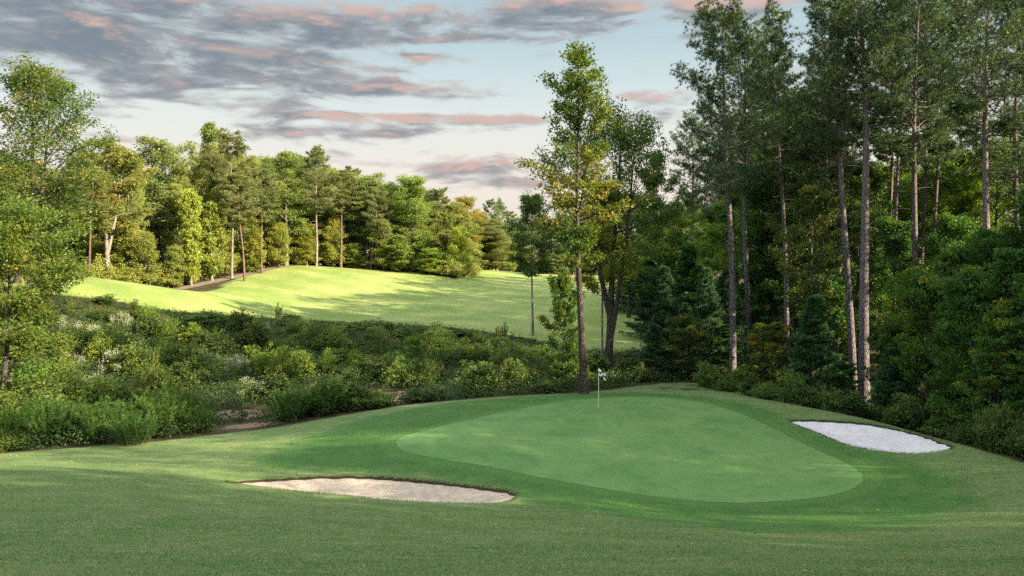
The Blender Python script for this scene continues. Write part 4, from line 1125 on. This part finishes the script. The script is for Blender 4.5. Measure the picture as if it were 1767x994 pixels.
for i, (u, v, H, Rw, c, lab) in enumerate([
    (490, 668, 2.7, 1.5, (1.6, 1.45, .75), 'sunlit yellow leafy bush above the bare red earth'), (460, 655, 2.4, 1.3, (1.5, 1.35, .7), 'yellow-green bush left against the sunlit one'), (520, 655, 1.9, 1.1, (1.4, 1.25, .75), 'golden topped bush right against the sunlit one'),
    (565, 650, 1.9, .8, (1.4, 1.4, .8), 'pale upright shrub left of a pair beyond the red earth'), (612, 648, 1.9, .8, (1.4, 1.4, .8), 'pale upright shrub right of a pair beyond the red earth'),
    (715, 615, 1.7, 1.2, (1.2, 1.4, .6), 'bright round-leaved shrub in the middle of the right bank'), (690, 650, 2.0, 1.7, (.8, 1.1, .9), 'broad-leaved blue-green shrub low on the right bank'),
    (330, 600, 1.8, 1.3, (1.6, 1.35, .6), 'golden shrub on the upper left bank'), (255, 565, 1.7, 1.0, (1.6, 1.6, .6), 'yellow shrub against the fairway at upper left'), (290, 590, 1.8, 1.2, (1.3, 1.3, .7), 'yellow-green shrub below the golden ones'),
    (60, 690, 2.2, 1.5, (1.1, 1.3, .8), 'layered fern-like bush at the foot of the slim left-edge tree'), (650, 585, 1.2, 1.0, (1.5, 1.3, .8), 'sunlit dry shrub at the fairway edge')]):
    sh(('shrub', i % 5), u, v, H, Rw, c, lab, 'shrubs on the brushy bank')
for i, (u, v, H, lab) in enumerate([(384, 580, 2.4, 'tall thin weed standing against the fairway, left of two'), (404, 580, 2.6, 'tall thin weed standing against the fairway, right of two'), (232, 548, 2.2, 'tall reddish weed at the top of the left bank'), (372, 600, 2.0, 'yellow tipped weed below the two thin ones')]):
    sh(('weed', i % 2), u, v, H, .5, [(.8, 1, .8), (.8, 1, .8), (1.4, .9, .7), (1.5, 1.5, .6)][i], lab, 'tall weeds on the bank', 'weed')
for i in range(22):
    while True:
        q = rng.uniform(reg.min(0), reg.max(0))
        if sdist(reg, q[:1], q[1:])[0] > 1.2 and q[0] > -50:
            break
    place(('weed', i % 2), q[0], q[1], rng.uniform(1.5, 2.6), .4, 'dry brown weed stalk rising out of the bank shrubs', 'weed', 'dry weed stalks on the bank', (2.6, 1.6, 1.8))
n = 0
lo, hi = reg.min(0), reg.max(0)
while n < 250:
    q = rng.uniform(lo, hi)
    if sdist(reg, q[:1], q[1:])[0] < 0.9 or q[0] < -52:
        continue
    if any(((q[0] - c[0]) / rx) ** 2 + ((q[1] - c[1]) / ry) ** 2 < 1.7 for c, rx, ry in CLEAR):
        continue
    near_lawn = np.min(np.hypot(em[:9, 0] - q[0], em[:9, 1] - q[1]))
    s = rng.uniform(.5, 1.2); yl = rng.uniform(0, 1) ** 2.5 if q[0] < -14 else rng.uniform(0, .3)  # left shrubs yellower: the bank's sunlit patches put into their tint
    place(('shrub', int(rng.integers(0, 5))), q[0], q[1], rng.uniform(0.9, 2.3) * (0.7 if near_lawn < 3 else 1) * float(np.clip((-sdist(FAIR, q[:1], q[1:])[0]) / 8.0, rng.uniform(.25, .65), 1)), rng.uniform(.9, 2.0), 'green leafy shrub in the tangle on the brushy bank', 'shrub', 'plain green shrubs of the brushy bank', (s * (1 + .6 * yl), s * (1 + .35 * yl), s * .85))
    n += 1

# ------------------------------------------------------------------ flagstick
def plain(name, col, rough=0.5):
    m, t, out = new_mat(name); p = principled(t, col, rough, 0.4); t.l.new(p.outputs[0], out.inputs[0]); return m

fx, fy = hit(1033, 703, ymin=30); fz = hz(fx, fy)
flag = link('golf_flag', None, None, (fx, fy, fz)); tag(flag, 'golf flagstick with a limp black and white chequered flag on the green', 'golf flag')
tb = Tubes(); tb.add([(0, 0, -0.1), (0, 0, 0.7), (0, 0, 1.4), (0, 0, 2.16)], [.022, .020, .018, .016], 10); tb.add([(0, 0, 2.16), (0, 0, 2.175), (0, 0, 2.20)], [.024, .026, .004], 10)
link('pole', tb.mesh('pole', plain('pale_pole', (0.70, 0.70, 0.55))), flag)
rim = Tubes(); a = np.linspace(0, 2 * math.pi, 25); rim.add(np.column_stack([np.cos(a) * .056, np.sin(a) * .056, np.full(25, .016)]), np.full(25, .006), 5)
link('cup', rim.mesh('cup', plain('white_liner', (0.8, 0.8, 0.8))), flag)
WH, BL = plain('white_cloth', (0.85, 0.85, 0.86), .8), plain('navy_black_cloth', (0.010, 0.012, 0.030), .8)
nu, nv = 24, 20; V = []; 
for j in range(nv + 1):
    for i in range(nu + 1):
        s = i / nu; h = j / nv          # the cloth hangs slack: its outer edge droops below the hoist
        x = 0.02 + 0.40 * s * (1 - 0.10 * h); z = 2.14 - 0.36 * h - 0.30 * s ** 1.2
        V.append((x, 0.05 * math.sin(s * 9 + h * 1.5) * (0.3 + s), z))
V = np.array(V); ids = np.arange((nu + 1) * (nv + 1)).reshape(nv + 1, nu + 1)
F = np.stack([ids[:-1, :-1], ids[:-1, 1:], ids[1:, 1:], ids[1:, :-1]], -1).reshape(-1, 4)
mi = [((i // 8) + (j // 7)) % 2 for j in range(nv) for i in range(nu)]
fl = link('flag', make_mesh('flag', V, F, [WH, BL], None, True, mi), flag)
sol = fl.modifiers.new('cloth_thickness', 'SOLIDIFY'); sol.thickness = 0.004

# ------------------------------------------------------------------ grass blades: foreground turf and the ragged lips of the bunkers
L_GRASS = leaf_material('grass_blades', (0.072, 0.155, 0.036), (0.205, 0.245, 0.105), 0.4, (1.1, 1.1, .6), .6)
rng = np.random.default_rng(9)
N = 480000
Y = 9.5 + (34 - 9.5) * rng.uniform(0, 1, N) ** 1.35; X = rng.uniform(-0.70, 0.70, N) * Y
keep = (sdist(FRINGE, X, Y) < -0.2) & (sdist(BUNK_L, X, Y) < -0.02) & (sdist(BUNK_R, X, Y) < -0.02); X = X[keep]; Y = Y[keep]
ex = [];
for poly in (BUNK_L, BUNK_R):
    nrm = poly - np.roll(poly, 1, 0); q = np.repeat(poly, 34, 0) + rng.normal(0, .05, (len(poly) * 34, 2)); q = q[sdist(poly, q[:, 0], q[:, 1]) < .05]; ex.append(q)
ex = np.concatenate(ex); isx = np.concatenate([np.zeros(len(X), bool), np.ones(len(ex), bool)])
X = np.concatenate([X, ex[:, 0]]); Y = np.concatenate([Y, ex[:, 1]]); Z = height(X, Y) + np.where(isx, 0.04, -0.004)
p = np.column_stack([X, Y, Z]); n = len(p)
T, ix = blades(rng, p, np.tile(UP, (n, 1)), 0.046, 0.008, 1, 1.0)
T[isx, 2] = T[isx, 0] + (T[isx, 2] - T[isx, 0]) * 1.6
wv = np.zeros(n)
for k in range(16):
    f = rng.uniform(.15, 2.2); a = rng.normal(0, .45) + math.pi / 2; wv += np.sin((X * math.cos(a) * .6 + Y * math.sin(a)) * f * 1.6 + X * rng.uniform(-.5, .5) + rng.uniform(0, 6.28)) * (1.0 / (0.6 + f * .5))
wv /= wv.std()
tt = np.clip(0.42 + 0.27 * wv + rng.normal(0, .26, n), 0, 1)
tag(link('grass', needles_mesh('grass', T, np.repeat(tt, 3), L_GRASS)), kind='stuff')

# fallen leaves on the rough turf
N = 1500
X = rng.uniform(-26, 24, N); Y = 10 + 38 * rng.uniform(0, 1, N) ** 0.9
k = (sdist(GREEN, X, Y) < -0.5) & (sdist(BUNK_L, X, Y) < -0.2) & (sdist(BUNK_R, X, Y) < -0.2) & (sdist(WILD, X, Y) < -0.3); X, Y = X[k], Y[k]
V, t = leaf_cloud(rng, np.column_stack([X, Y, height(X, Y) + 0.05]), 0.02, 1, np.full(len(X), .5), 0.085, 0.6, 0.3, 2.5, 0.4)
L_FALL = leaf_material('fallen_leaf', (0.12, 0.075, 0.035), (0.33, 0.25, 0.13), 0.2, (1.1, 1.0, .7), .7)
tag(link('fallen_leaves', leaves_mesh('fallen_leaves', V, t, L_FALL)), kind='stuff')
